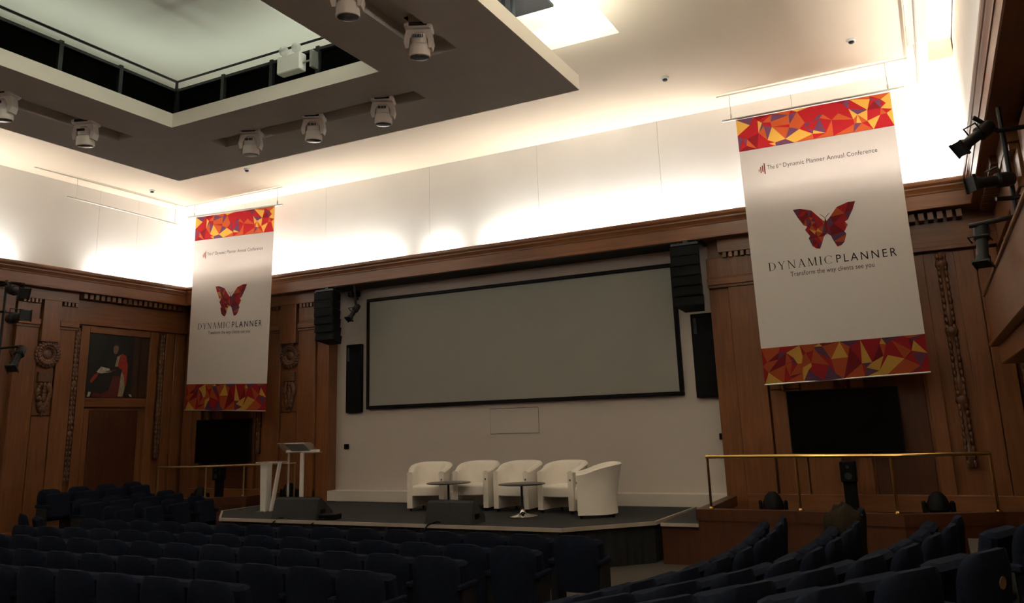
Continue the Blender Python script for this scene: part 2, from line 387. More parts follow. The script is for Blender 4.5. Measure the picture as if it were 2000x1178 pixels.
# ------------------------------------------------------------------ cornices
PROF = [(-.30, 5.38), (.0, 5.38), (.088, 5.38), (.088, 5.475), (.105, 5.482), (.122, 5.475), (.130, 5.452), (.126, 5.42), (.112, 5.395),
        (.100, 5.385), (.100, 5.36), (.085, 5.33), (.072, 5.30), (.068, 5.275), (.056, 5.27), (.056, 5.085), (.066, 5.08), (.066, 5.045), (.05, 5.035), (-.62, 5.035), (-.62, 5.30), (-.30, 5.30)]
b = MB()
n = len(PROF)
vs = []
for x_sign in (-1, 1):
    for dd, z in PROF: vs.append((x_sign * (8.37 - dd), 13.72 - dd, z))
b.add(vs, [tuple(range(n)), tuple(range(2 * n - 1, n - 1, -1))] + [(i, i + n, (i + 1) % n + n, (i + 1) % n) for i in range(n)])
tc_ = struct(b.obj('trim_1', 'wood_x')); tc_['label'] = 'moulded wooden cornice along the front wall'
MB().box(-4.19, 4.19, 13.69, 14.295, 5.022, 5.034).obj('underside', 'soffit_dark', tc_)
for s, k in ((-1, 2), (1, 3)):
    b = MB(); vs = [(s * (8.37 - dd), 13.72 - dd, z) for dd, z in PROF] + [(s * (8.37 - dd), YB, z) for dd, z in PROF]
    b.add(vs, [tuple(range(n)), tuple(range(2 * n - 1, n - 1, -1))] + [(i, i + n, (i + 1) % n + n, (i + 1) % n) for i in range(n)])
    struct(b.obj('trim_%d' % k, 'wood_y'))

# ------------------------------------------------------------------ white screen wall and panelled walls
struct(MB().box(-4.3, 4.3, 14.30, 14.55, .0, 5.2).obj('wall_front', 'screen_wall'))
struct(MB().box(-4.3, 4.3, 14.02, 14.30, .57, .775).obj('baseboard_front', 'plinth_white'))
hatch = empty('access_hatch', (.145, 14.30, 1.84), label='flush rectangular access hatch in white wall below the screen', cat='hatch')
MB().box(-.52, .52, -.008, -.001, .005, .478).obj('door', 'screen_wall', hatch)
MB().box(-.526, .526, -.003, .0, -.003, .486).obj('gap', 'plastic_black', hatch)

def dentils(parent, axis, a0, a1, z0, z1, d0, d1, n, material='wood_v', fill=.60):
    """a row of little blocks; axis 'x' runs along x with depth in y, 'y' runs along y with depth in x"""
    p = (a1 - a0) / n
    w = p * fill
    me = (MB().box(-w / 2, w / 2, min(d0, d1), max(d0, d1), z0, z1) if axis == 'x' else MB().box(min(d0, d1), max(d0, d1), -w / 2, w / 2, z0, z1)).mesh('dentil', material)
    for i in range(n):
        c = a0 + (i + .5) * p
        child('dentil', me, parent, (c, 0, 0) if axis == 'x' else (0, c, 0))

def wreath_mesh(axis, s):
    """carved laurel wreath with inner boss, tablet and hanging drop, about the wreath's centre; s is the outward sign"""
    b = MB(); R = .20
    def P(a, h, d): return (a, s * d, h) if axis == 'y' else (s * d, a, h)
    for i in range(22):
        t = 2 * PI * i / 22
        for k, (rr, dd) in enumerate(((R, .05), (R + .045, .03), (R - .045, .03))):
            tt = t + k * .1
            c = P(rr * math.cos(tt), rr * math.sin(tt), dd)
            r = (.042, .03, .042) if axis == 'y' else (.03, .042, .042)
            b.ell(c, r, 7, 4)
    b.torus(P(0, 0, .02), R - .075, .022, axis, 20, 6)
    b.ell(P(0, 0, .0), (.115, .05, .115) if axis == 'y' else (.05, .115, .115), 14, 6)
    for (a, h, r) in ((0, .27, .06), (-.07, .25, .045), (.07, .25, .045), (0, .33, .04)):
        b.ell(P(a, h, .04), (r, .04, r) if axis == 'y' else (.04, r, r), 8, 5)
    return b
def drop_mesh(axis, s):
    b = MB()
    def P(a, h, d): return (a, s * d, h) if axis == 'y' else (s * d, a, h)
    rnd = random.Random(3)
    h = -.62
    while h > -1.16:
        w = .10 + .03 * math.sin(h * 14)
        for a in (-w, 0, w):
            r = .035 + .03 * rnd.random()
            b.ell(P(a * (1 if abs(h) < 1.0 else .5), h + rnd.uniform(-.02, .02), .03), (r, .035, r * 1.4) if axis == 'y' else (.035, r, r * 1.4), 7, 4)
        h -= .062
    b.ell(P(0, -1.2, .02), (.03, .03, .06) if axis == 'y' else (.03, .03, .06), 7, 4)
    return b
def garland(parent, pos, z0, z1, axis, s, r=.062):
    """tall carved garland strip: ties, leaf swellings and slim runs"""
    b = MB(); prof = []; z = z0; i = 0
    lay = [.34, .55, .14]
    while z < z1 - .05:
        k = i % 3; L_ = min(lay[k], z1 - z)
        for q in range(6):
            f = q / 6
            rr = r * ((.62 + .35 * math.sin(PI * f)) if k == 0 else ((.62 + .18 * math.sin(3 * PI * f) ** 2) if k == 1 else (.9 + .3 * math.sin(PI * f))))
            prof.append((rr, z + L_ * f))
        z += L_; i += 1
    prof.append((.02, z1))
    b.lathe(prof, (0, 0, 0), 'z', 8)
    rnd = random.Random(int(z0 * 100) + 5)
    zz = z0 + .05
    while zz < z1 - .05:
        for a in (-1, 1):
            p = (a * r * .62, s * r * .55, zz) if axis == 'y' else (s * r * .55, a * r * .62, zz)
            b.ell(p, (.030, .026, .055), 6, 4)
        zz += .085 + rnd.random() * .03
    o = b.obj('carved_garland', 'wood_carved', parent, True, 50)
    o.location = pos
    return o

def front_bay(s):
    nm = 'left' if s < 0 else 'right'
    w = struct(MB().box(s * 4.2, s * 8.75, 14.08, 14.55, 0, 5.2).obj('wall_front_%s' % nm, 'wood_v'))
    def bx(name, a0, a1, y0, z0, z1, m='wood_v', y1=14.09): return MB().bbox(s * a0, s * a1, y0, y1, z0, z1, .006).obj(name, m, w)
    # jamb and the two side stiles of the pilaster
    bx('jamb', 4.19, 4.52, 14.0, .0, 4.24)
    bx('stile', 4.53, 5.02, 13.95, .0, 4.20); bx('stile', 5.54, 6.03, 13.95, .0, 4.20)
    for a0, a1 in ((4.19, 5.03), (5.53, 6.06)):
        bx('capital_moulding', a0, a1, 13.925, 4.20, 4.245, 'wood_x'); bx('capital_moulding', a0, a1, 13.905, 4.25, 4.36, 'wood_x')
        bx('capital_moulding', a0, a1, 13.93, 4.36, 4.385, 'wood_x')
        bx('block', a0, a1, 13.95, 4.385, 4.72)
    bx('entablature_block', 4.42, 6.08, 13.87, 4.80, 5.04, 'wood_x')
    dentils(w, 'x', s * 4.48, s * 4.98, 4.715, 4.80, 13.89, 13.96, 5); dentils(w, 'x', s * 5.58, s * 6.04, 4.715, 4.80, 13.89, 13.96, 5)
    bx('centre_strip', 5.05, 5.51, 13.88, 3.93, 4.85)
    bx('lower_strip', 5.05, 5.51, 13.975, .1, 2.42)
    bx('backing', 5.05, 5.51, 13.99, 2.44, 3.92)
    wr = wreath_mesh('y', -1).obj('carved_wreath', 'wood_carved', w, True, 50); wr.location = (s * 5.26, 13.98, 3.66)
    bx('tablet', 5.10, 5.44, 13.93, 3.10, 3.30, 'wood_carved')
    dm = drop_mesh('y', -1).obj('carved_drop', 'wood_carved', w, True, 50); dm.location = (s * 5.26, 13.985, 3.66)
    # bay with moulded frames
    dentils(w, 'x', s * 6.12, s * 8.20, 4.90, 5.015, 13.80, 14.09, 16)
    bx('frieze', 6.08, 8.6, 13.98, 4.50, 4.88, 'wood_x'); bx('moulding', 6.08, 8.6, 13.95, 4.44, 4.50, 'wood_x')
    garland(w, (s * 6.17, 14.04, 0), 1.55, 4.40, 'y', -1)
    bx('frame_stile', 6.28, 6.46, 14.0, .3, 4.40); bx('frame_stile', 7.36, 7.56, 14.0, .3, 4.40)
    bx('frame_rail', 6.47, 7.35, 14.02, 4.22, 4.40, 'wood_x'); bx('frame_rail', 6.47, 7.35, 14.02, 2.62, 2.80, 'wood_x')
    bx('inset_panel', 6.50, 7.32, 14.06, 2.83, 4.19, 'wood_red')
    bx('lower_panel', 6.50, 7.32, 14.05, .3, 2.58, 'wood_red')
    garland(w, (s * 7.80, 14.03, 0), 1.2, 4.42, 'y', -1, .075)
    bx('corner_board', 7.98, 8.26, 14.0, .0, 4.40); bx('corner_board', 8.27, 8.56, 13.99, .0, 4.40)
    bx('skirting', 4.53, 8.5, 13.93, .55, .80, 'wood_x')
    return w
front_bay(-1); front_bay(1)

def side_wall(s):
    nm = 'left' if s < 0 else 'right'
    w = struct(MB().box(s * 8.68, s * 8.9, YB, 14.5, 0, 5.3).obj('wall_%s' % nm, 'wood_v'))
    def bx(name, y0, y1, xf, z0, z1, m='wood_v', xb=8.69): return MB().bbox(s * xf, s * xb, y0, y1, z0, z1, .006).obj(name, m, w)
    for yo, full in ((0, True), (-3.75, False), (-7.5, False)):
        Y = lambda y: y + yo
        bx('stile', Y(9.80), Y(10.26), 8.57, 0, 4.25); bx('stile', Y(10.68), Y(11.06), 8.57, 0, 4.25)
        for a0, a1 in ((9.78, 10.26), (10.68, 11.10)):
            bx('capital_moulding', Y(a0), Y(a1), 8.55, 4.25, 4.30, 'wood_y'); bx('capital_moulding', Y(a0), Y(a1), 8.52, 4.305, 4.42, 'wood_y')
            bx('block', Y(a0), Y(a1), 8.57, 4.42, 4.74)
        bx('entablature_block', Y(9.82), Y(11.02), 8.49, 4.82, 5.04, 'wood_y')
        dentils(w, 'y', Y(9.84), Y(10.24), 4.745, 4.82, s * 8.51, s * 8.6, 5); dentils(w, 'y', Y(10.70), Y(11.04), 4.745, 4.82, s * 8.51, s * 8.6, 4)
        bx('centre_strip', Y(10.28), Y(10.66), 8.50, 3.97, 4.90)
        bx('backing', Y(10.28), Y(10.66), 8.60, 2.50, 3.96); bx('lower_strip', Y(10.28), Y(10.66), 8.585, .1, 2.48)
        wr = wreath_mesh('x', -s).obj('carved_wreath', 'wood_carved', w, True, 50); wr.location = (s * 8.585, Y(10.48), 3.72)
        dm = drop_mesh('x', -s).obj('carved_drop', 'wood_carved', w, True, 50); dm.location = (s * 8.59, Y(10.48), 3.72)
        bx('tablet', Y(10.32), Y(10.62), 8.53, 3.16, 3.36, 'wood_carved')
        if not full: 
            bx('lower_panel', Y(11.25), Y(13.4), 8.63, .2, 4.3); bx('frieze', Y(11.12), Y(13.5), 8.6, 4.5, 4.93, 'wood_y')
    # the bay with the picture
    dentils(w, 'y', 11.06, 13.78, 4.93, 5.035, s * 8.42, s * 8.69, 20)
    bx('frieze', 11.08, 13.98, 8.60, 4.46, 4.92, 'wood_y'); bx('moulding', 11.08, 13.98, 8.57, 4.40, 4.46, 'wood_y')
    garland(w, (s * 8.62, 11.13, 0), 1.15, 4.33, 'x', -s, .06)
    bx('frame_stile', 11.22, 11.42, 8.60, .3, 4.38); bx('frame_stile', 12.97, 13.17, 8.60, .3, 4.38)
    bx('frame_rail', 11.43, 12.96, 8.61, 4.24, 4.38, 'wood_y'); bx('frame_rail', 11.43, 12.96, 8.61, 2.66, 2.85, 'wood_y')
    bx('lower_panel', 11.60, 12.80, 8.65, .3, 2.60, 'wood_red'); 
    bx('panel_edge', 11.45, 11.58, 8.64, .3, 2.64)
    garland(w, (s * 8.63, 13.30, 0), 1.5, 4.33, 'x', -s, .06)
    bx('corner_board', 13.42, 13.66, 8.62, 0, 4.38); bx('corner_board', 13.68, 13.94, 8.61, 0, 4.38)
    bx('skirting', 9.8, 13.9, 8.56, 0, .32, 'wood_y')
    return w
side_wall(-1); side_wall(1)
# panelled gallery front jutting from the right wall towards the camera
gal = struct(empty('trim_4', (8.45, 8.0, 2.9))); gal['label'] = 'panelled wooden gallery front jutting from the right wall'
MB().box(-.22, .24, -6.0, 4.75, .0, .62).obj('gallery_front', 'wood_y', gal)
MB().bbox(-.26, .24, -6.0, 4.8, -.06, .0, .01).obj('lower_moulding', 'wood_y', gal); MB().bbox(-.245, .24, -6.0, 4.78, .62, .66, .008).obj('upper_moulding', 'wood_y', gal)
MB().bbox(-.16, .24, -6.0, 4.7, -.30, -.06, .01).obj('frieze', 'wood_y', gal)

# ------------------------------------------------------------------ stage, podiums, tiers
ZS = 0.57
poly = [(-4.08, 11.03), (2.52, 11.02), (3.55, 12.04), (3.62, 14.02), (-5.05, 13.92), (-5.05, 12.0)]
stage = empty('stage', (0, 0, 0), label='low grey carpeted stage with pale edge and black skirt', cat='stage')
MB().prism(poly, ZS - .04, ZS).obj('deck', 'carpet_stage', stage)
def offset_path(pts, d):
    out = []
    for i, p in enumerate(pts):
        a = Vector(pts[max(i - 1, 0)]); b = Vector(pts[min(i + 1, len(pts) - 1)]); p = Vector(p)
        n1 = Vector(((p - a).y, -(p - a).x)).normalized() if i > 0 else None
        n2 = Vector(((b - p).y, -(b - p).x)).normalized() if i < len(pts) - 1 else None
        if n1 is None: nn = n2
        elif n2 is None: nn = n1
        else:
            nn = (n1 + n2).normalized(); nn = nn / max(.4, nn.dot(n1))
        out.append(p + nn * d)
    return out
def band(mb, path, d0, d1, z0, z1):
    A = offset_path(path, d0); Bp = offset_path(path, d1); n = len(path)
    vs = []
    for q, z in ((A, z0), (Bp, z0), (Bp, z1), (A, z1)): vs += [(p.x, p.y, z) for p in q]
    fs = []
    for i in range(n - 1):
        for k in range(4):
            k2 = (k + 1) % 4; fs.append((k * n + i, k * n + i + 1, k2 * n + i + 1, k2 * n + i))
    fs += [(0, n, 2 * n, 3 * n), (n - 1, 4 * n - 1, 3 * n - 1, 2 * n - 1)]
    return mb.add(vs, fs)
edge = [(-5.05, 13.92), (-5.05, 12.0), (-4.08, 11.03), (2.52, 11.02), (3.55, 12.04), (3.62, 14.02)]
band(MB(), edge, 0.0, .035, ZS - .045, ZS + .006).obj('nosing', 'nosing', stage)
# pleated skirt
sk = []
for a, b in zip(edge[:-1], edge[1:]):
    a, b = Vector(a), Vector(b); L_ = (b - a).length; n = max(2, int(L_ / .06)); nn = Vector(((b - a).y, -(b - a).x)).normalized()
    for i in range(n): sk.append(tuple(a + (b - a) * (i / n) + nn * (-.012 if i % 2 else .004)))
sk.append(edge[-1])
band(MB(), sk, -.03, -.01, .0, ZS - .045).obj('skirt', 'skirt_black', stage)

# side podiums with wooden fronts, right one beside the step up from the stage
def podium(s):
    o = empty('podium', (0, 0, 0), label='wooden side podium with carpet top %s' % ('below the right-hand wall television' if s > 0 else 'behind the lectern, below the left-hand wall television'), cat='podium')
    pth = [(4.27, 13.9), (4.27, 11.95), (5.6, 11.92), (6.9, 11.75), (7.4, 11.95), (8.0, 12.25), (8.5, 12.4)] if s > 0 else [(-8.5, 12.35), (-7.2, 12.15), (-6.3, 12.15), (-5.20, 12.72), (-5.20, 13.9)]
    pth2 = pth + ([(8.5, 13.9)] if s > 0 else [])
    if s < 0: pth2 = pth + [(-8.5, 13.9)]
    MB().prism(pth2, .0, .54).obj('top', 'carpet_hall', o)
    band(MB(), pth, 0, .03, 0, .62).obj('front', 'wood_red', o)
    band(MB(), pth, -.10, .05, .62, .77).obj('kerb', 'wood_red', o)
    return o
podium(1); podium(-1)
st = empty('stage_step', (3.96, 12.9, 0), label='carpeted step between the stage and the right podium', cat='step')
MB().box(-.29, .27, -.92, 1.0, .53, .56).obj('tread', 'carpet_stage', st); MB().box(-.29, .27, -.90, 1.0, 0, .53).obj('riser', 'wood_red', st)
MB().box(-.29, .27, -.95, -.92, .52, .565).obj('nosing', 'nosing', st)
# landing and steps down along the right wall
ld = empty('side_steps', (8.0, 11.0, 0), label='carpeted landing and step along the right wall', cat='steps')
MB().box(-.42, .54, -.65, .80, .0, .50).obj('landing', 'carpet_hall', ld)
MB().box(-.42, .54, -1.0, -.65, .28, .46).obj('step', 'carpet_hall', ld)

# stepped floor under the two side blocks of seats
ROW_A = [(5.20, 5.93), (5.43, 6.55), (5.61, 7.12), (5.72, 7.71), (5.78, 8.18 + .12), (5.79, 8.84), (5.77, 9.42), (5.73, 9.98), (5.68, 10.54), (5.62, 11.08)]
ROW_B = [(5.64, 5.34), (5.93, 5.87), (6.18, 6.41), (6.39, 6.97), (6.50, 7.51), (6.57, 8.10), (6.60, 8.63), (6.615, 9.17), (6.60, 9.74), (6.57, 10.31), (6.53, 10.88)]
ROW_C = [(6.25, 4.63), (6.59, 5.18), (6.87, 5.75), (7.13, 6.34), (7.30, 6.90), (7.42, 7.53), (7.51, 8.11), (7.54, 8.70)]
ROW_D = [(7.11, 4.40), (7.43, 4.92)]
TIER = {'a': 0.0, 'b': .12, 'c': .28, 'd': .43}
def lerp_x(path, y):
    for (xa, ya), (xb, yb) in zip(path[:-1], path[1:]):
        if ya <= y <= yb: return xa + (xb - xa) * (y - ya) / (yb - ya)
    (xa, ya), (xb, yb) = (path[0], path[1]) if y < path[0][1] else (path[-2], path[-1])
    return xa + (xb - xa) * (y - ya) / (yb - ya)
def tier_poly(r0, r1, y0, y1, s):
    ys = [y0 + (y1 - y0) * i / 14 for i in range(15)]
    p = [(s * (lerp_x(r0, y) * .4 + lerp_x(r1, y) * .6), y) for y in ys]
    return p + [(s * 8.56, y1), (s * 8.56, y0)]
def mono(path): return [(-q[0], q[1]) for q in path]
ft = struct(empty('floor_tiers_right'))
MB().prism(tier_poly(ROW_A, ROW_B, 3.2, 11.25, 1), 0, .12).obj('tier', 'carpet_hall', ft)
MB().prism(tier_poly(ROW_B, ROW_C, 3.2, 10.85, 1), .12, .28).obj('tier', 'carpet_hall', ft)
MB().prism([(5.9, 3.0), (6.3, 3.9), (6.65, 4.4), (7.0, 5.0), (7.3, 5.75), (7.55, 6.34), (7.85, 7.0), (7.88, 9.9), (8.56, 9.9), (8.56, 3.0)], .28, .43).obj('tier', 'carpet_hall', ft)
LA = [(5.60, 9.9), (5.60, 12.1)]; LB = [(6.50, 9.9), (6.50, 12.1)]; LC = [(7.42, 9.9), (7.42, 12.1)]
ft = struct(empty('floor_tiers_left'))
MB().prism([(-6.1, 10.0), (-8.56, 10.0), (-8.56, 12.3), (-6.1, 12.3)], 0, .10).obj('tier', 'carpet_hall', ft)
MB().prism([(-7.0, 10.0), (-8.56, 10.0), (-8.56, 12.3), (-7.0, 12.3)], .10, .26).obj('tier', 'carpet_hall', ft)

# ------------------------------------------------------------------ brass railings
def railing(name, pts, posts, zbase, ztop, label, material='brass'):
    o = empty(name, (pts[0][0], pts[0][1], 0), label=label, cat='railing')
    ox, oy = pts[0][0], pts[0][1]
    MB().tube([(p[0] - ox, p[1] - oy, ztop) for p in pts], .024, 10).obj('handrail', material, o, True)
    for q in posts:
        x, y = q[:2]; zbase = q[2] if len(q) > 2 else .77
        b = MB().tube([(0, 0, zbase), (0, 0, ztop - .015)], .019, 10); b.lathe([(.045, zbase), (.045, zbase + .012), (.022, zbase + .03)], seg=12)
        p = b.obj('post', material, o, True); p.location = (x - ox, y - oy, 0)
    return o
railing('brass_railing', [(4.40, 12.0), (5.64, 11.97), (6.86, 11.80), (7.2, 11.88), (7.98, 12.20)], [(4.42, 12.0), (5.64, 11.97), (6.84, 11.81), (7.97, 12.19)], .77, 1.48,
        'polished brass handrail on posts in front of the right television')
railing('brass_railing', [(-7.20, 12.22), (-6.30, 12.22), (-5.30, 12.75), (-4.42, 13.3)], [(-7.18, 12.22, .77), (-5.98, 12.39, .77), (-5.30, 12.75, .77), (-4.44, 13.29, ZS)], .77, 1.375,
        'slim brass handrail behind the lectern below the left television', 'brass_dull')

# ------------------------------------------------------------------ screen, televisions, wall boxes, column speakers
scr = empty('projection_screen', (0.10, 14.30, 2.42), label='wide grey projection screen in black frame on white wall', cat='screen')
x0, x1, z0, z1 = -3.44, 3.44, 0, 2.36
MB().box(x0, x1, -.07, -.05, .05, z1 - .05).obj('screen_surface', 'screen_fabric', scr)
f = MB(); f.bbox(x0, x1, -.10, 0, z1 - .07, z1, .008); f.bbox(x0, x1, -.10, 0, 0, .07, .008); f.bbox(x0, x0 + .07, -.10, 0, .071, z1 - .071, .008); f.bbox(x1 - .07, x1, -.10, 0, .071, z1 - .071, .008)
f.obj('frame', 'plastic_black', scr)
def tv(x, z, w, h, yface, yb, label):
    o = empty('television', (x, yb, z), label=label, cat='television')
    MB().bbox(-w / 2, w / 2, yface - yb, yface - yb + .06, 0, h, .008).obj('case', 'plastic_black', o)
    MB().box(-w / 2 + .02, w / 2 - .02, yface - yb - .003, yface - yb + .01, .02, h - .02).obj('screen', 'tv_glass', o)
    MB().box(-.25, .25, yface - yb + .06, .0, h * .3, h * .7).obj('wall_mount', 'metal_black', o)
    return o
tv(6.13, 1.435, 1.64, .97, 13.86, 14.05, 'large black wall television under the right banner')
tv(-7.12, 1.37, 1.70, .97, 13.86, 14.05, 'large black wall television under the left banner')
def column_speaker(x, label):
    o = empty('column_speaker', (x, 14.30, 2.365), label=label, cat='loudspeaker')
    MB().bbox(-.20, .20, -.10, 0, 0, 1.455, .008).obj('cabinet', 'plastic_black', o)
    MB().box(-.175, .175, -.108, -.095, .03, 1.05).obj('grille', 'grille_black', o)
    MB().box(-.15, -.10, -.118, -.1, 1.10, 1.38).obj('handle', 'metal_dark', o)
    MB().lathe([(.07, -.112), (.06, -.105), (.02, -.102)], (.06, 0, 1.25), 'y', 16).obj('horn', 'grille_black', o)
    return o
column_speaker(-3.68, 'tall black column speaker left of the screen'); column_speaker(3.965, 'tall black column speaker right of the screen')
for x, z, lb in ((-3.90, 1.61, 'small black wall socket box on white wall left side'), (4.135, 1.65, 'small black wall socket box on white wall right side')):
    b = MB().bbox(-.05, .05, -.05, 0, 0, .105, .006); b.box(-.035, .035, -.056, -.04, .02, .085)
    o = b.obj('wall_box', 'plastic_black'); o.location = (x, 14.30, z); tag(o, lb, 'wall box')
o = empty('wall_camera', (-3.6, 14.30, 4.90), label='small black camera on wall bracket above the screen corner', cat='camera')
MB().bbox(-.11, .11, -.30, -.10, -.06, .06, .02).obj('body', 'plastic_black', o); MB().lathe([(.045, -.36), (.05, -.29), (.05, -.28)], (0.02, 0, 0), 'y', 14).obj('lens', 'lens_dark', o)
MB().tube([(0, 0, .05), (0, -.15, .05)], .03, 8).obj('bracket', 'metal_black', o)
MB().tube([(.08, -.2, -.06), (.1, -.2, -.13)], .025, 8).obj('stub', 'metal_black', o)

# ------------------------------------------------------------------ line array loudspeakers
def line_array(x, label):
    o = empty('line_array', (x, 13.5, 5.035), label=label, cat='loudspeaker')
    fr = MB().box(-.24, .24, .02, .40, -.10, -.06); fr.tube([(-.15, .2, 0), (-.15, .2, -.06)], .012, 6); fr.tube([(.15, .2, 0), (.15, .2, -.06)], .012, 6); fr.box(-.04, .04, .1, .3, -.06, -.005)
    fr.obj('hanging_frame', 'metal_dark', o)
    z = -.12; y = 0; ang = 0
    for k in range(6):
        ang = math.radians(1.0 + k * 2.2); h = .172
        b = MB(); bk = .05
        b.prism([(-.255, 0), (.255, 0), (.17, .36), (-.17, .36)], -h, -.004)
        c = b.obj('cabinet', 'plastic_black', o); c.location = (0, y, z); c.rotation_euler = (-ang, 0, 0)
        g = MB(); g.box(-.235, .235, -.012, .002, -h + .012, -.016); c2 = g.obj('grille', 'grille_black', c)
        MB().box(.20, .225, .0, .06, -h + .04, -.04).xform(Matrix.Rotation(0, 4, 'Z')).obj('side_bracket', 'metal_dark', c)
        z -= h * math.cos(ang); y += h * math.sin(ang)
    return o
line_array(-3.95, 'hanging black line array speaker stack at left end of the screen')
line_array(3.94, 'hanging black line array speaker stack overlapping right end of the screen')
def small_spot(name, loc, aim, label, material='metal_black', scale=1.0, arm=None, lens='lens_dark'):
    """theatre profile spot: tapering barrel, lens ring, yoke and clamp; arm = list of points for the bar it hangs from"""
    o = empty(name, loc, label=label, cat='spotlight')
    a = Vector(aim).normalized()
    M = a.to_track_quat('Z', 'Y').to_matrix().to_4x4() @ Matrix.Scale(scale, 4)
    MB().lathe([(.04, -.30), (.085, -.27), (.10, -.20), (.10, -.06), (.07, -.03), (.07, .20), (.09, .21), (.09, .30)], seg=16).xform(M).obj('barrel', material, o, True)
    MB().lathe([(.082, .285), (.082, .305)], seg=16).xform(M).obj('lens', lens, o)
    MB().box(-.10, .10, -.10, .10, .29, .315).box(-.105, -.095, -.11, .11, .30, .34).box(.095, .105, -.11, .11, .30, .34).xform(M).obj('colour_frame', material, o)
    yk = MB(); yk.tube([(-.12, 0, -.02), (-.12, .16, -.02), (.12, .16, -.02), (.12, 0, -.02)], .012, 6)
    yk.xform(M).obj('yoke', material, o)
    if arm:
        MB().tube([Vector(p) - Vector(loc) for p in arm], .024, 8).obj('bar', material, o, True)
    return o
small_spot('stage_spotlight', (-3.30, 13.72, 4.45), (-.1, -.6, -.75), 'black spotlight hanging beside the left line array', scale=.7, arm=[(-3.30, 13.72, 5.03), (-3.30, 13.80, 4.5)])

# ------------------------------------------------------------------ banners
INKS = ['ink_red', 'ink_darkred', 'ink_orange', 'ink_yellow', 'ink_purple']
def text_mesh(body, size=1.0, spacing=1.0, sx=1.0):
    cu = bpy.data.curves.new('text', 'FONT'); cu.body = body; cu.size = size; cu.space_character = spacing; cu.resolution_u = 3
    ob = bpy.data.objects.new('text', cu); C.objects.link(ob)
    dg = bpy.context.evaluated_depsgraph_get()
    me = bpy.data.meshes.new_from_object(ob.evaluated_get(dg))
    v = [tuple(p.co) for p in me.vertices]; f = [tuple(p.vertices) for p in me.polygons]
    bpy.data.objects.remove(ob); bpy.data.curves.remove(cu); bpy.data.meshes.remove(me)
    return v, f
def fit_text(body, u0, u1, v0, cap, spacing=1.0):
    """text as 2-D faces spanning u0..u1 with baseline v0 and capital height cap (all in metres)"""
    v, f = text_mesh(body, 1.0, spacing)
    xa = min(p[0] for p in v); xb = max(p[0] for p in v); ch = 0.729 if True else 1
    hcap, _ = text_mesh('H'); ch = max(p[1] for p in hcap)
    return [(u0 + (p[0] - xa) / (xb - xa) * (u1 - u0), v0 + p[1] / ch * cap) for p in v], f
def serif_word(u0, u1, v0, cap):
    """DYNAMIC in a high-contrast roman: thick and hairline strokes with flat serifs"""
    T, H_ = .115, .030
    P_ = []; LET = []
    def quad(a, b, c, d): P_.append([a, b, c, d])
    def stroke(x0, y0, x1, y1, w): quad((x0 - w / 2, y0), (x0 + w / 2, y0), (x1 + w / 2, y1), (x1 - w / 2, y1))
    def serif(x, y, w): quad((x - w / 2, y), (x + w / 2, y), (x + w / 2, y + H_), (x - w / 2, y + H_))
    def arc(cx, cy, rx, ry, a0, a1, thick, n=14):
        for i in range(n):
            t0 = math.radians(a0 + (a1 - a0) * i / n); t1 = math.radians(a0 + (a1 - a0) * (i + 1) / n)
            def w(t): return H_ + (thick - H_) * abs(math.cos(t)) ** 1.5
            o = lambda t: (cx + rx * math.cos(t), cy + ry * math.sin(t)); q = lambda t: (cx + (rx - w(t)) * math.cos(t), cy + (ry - H_) * math.sin(t))
            quad(q(t0), o(t0), o(t1), q(t1))
    x = 0.0
    def D(x): stroke(x + .16, 0, x + .16, 1, T); serif(x + .14, 0, .28); serif(x + .14, .97, .28); arc(x + .30, .5, .50, .5, -90, 90, T); quad((x + .2, 0), (x + .32, 0), (x + .32, H_), (x + .2, H_)); quad((x + .2, 1 - H_), (x + .32, 1 - H_), (x + .32, 1), (x + .2, 1)); return .86
    def Y(x): stroke(x + .40, 0, x + .40, .46, T); serif(x + .40, 0, .30); stroke(x + .38, .44, x + .10, 1, T); stroke(x + .41, .44, x + .70, 1, H_ * 1.5); serif(x + .11, .97, .28); serif(x + .70, .97, .22); return .80
    def Nn(x): stroke(x + .14, 0, x + .14, 1, H_ * 1.5); serif(x + .14, 0, .24); stroke(x + .74, 0, x + .12, 1, T); stroke(x + .76, 0, x + .76, 1, H_ * 1.5); serif(x + .76, .97, .24); serif(x + .08, .97, .16); return .90
    def A(x): stroke(x + .10, 0, x + .40, 1, H_ * 1.5); stroke(x + .70, 0, x + .38, 1, T); serif(x + .10, 0, .22); serif(x + .70, 0, .30); quad((x + .2, .32), (x + .60, .32), (x + .60, .32 + H_), (x + .2, .32 + H_)); return .80
    def M(x): stroke(x + .14, 0, x + .17, 1, H_ * 1.5); serif(x + .14, 0, .24); stroke(x + .50, 0, x + .17, 1, T); stroke(x + .50, 0, x + .84, 1, H_ * 1.5); stroke(x + .88, 0, x + .86, 1, T); serif(x + .88, 0, .30); serif(x + .12, .97, .18); serif(x + .88, .97, .2); return 1.02
    def I(x): stroke(x + .16, 0, x + .16, 1, T); serif(x + .16, 0, .30); serif(x + .16, .97, .30); return .32
    def Cc(x): arc(x + .46, .5, .44, .5, 45, 315, T, 20); stroke(x + .77, .70, x + .77, .95, H_ * 1.5); return .84
    for fn in (D, Y, Nn, A, M, I, Cc):
        k0 = len(P_); x += fn(x) + .20; LET.append((k0, len(P_)))
    x -= .20
    out = []
    for k0, k1 in LET:
        vs, fs = [], []
        for q in P_[k0:k1]:
            o = len(vs); vs += [(u0 + a / x * (u1 - u0), v0 + b_ * cap) for a, b_ in q]; fs.append((o, o + 1, o + 2, o + 3))
        out.append((vs, fs))
    return out
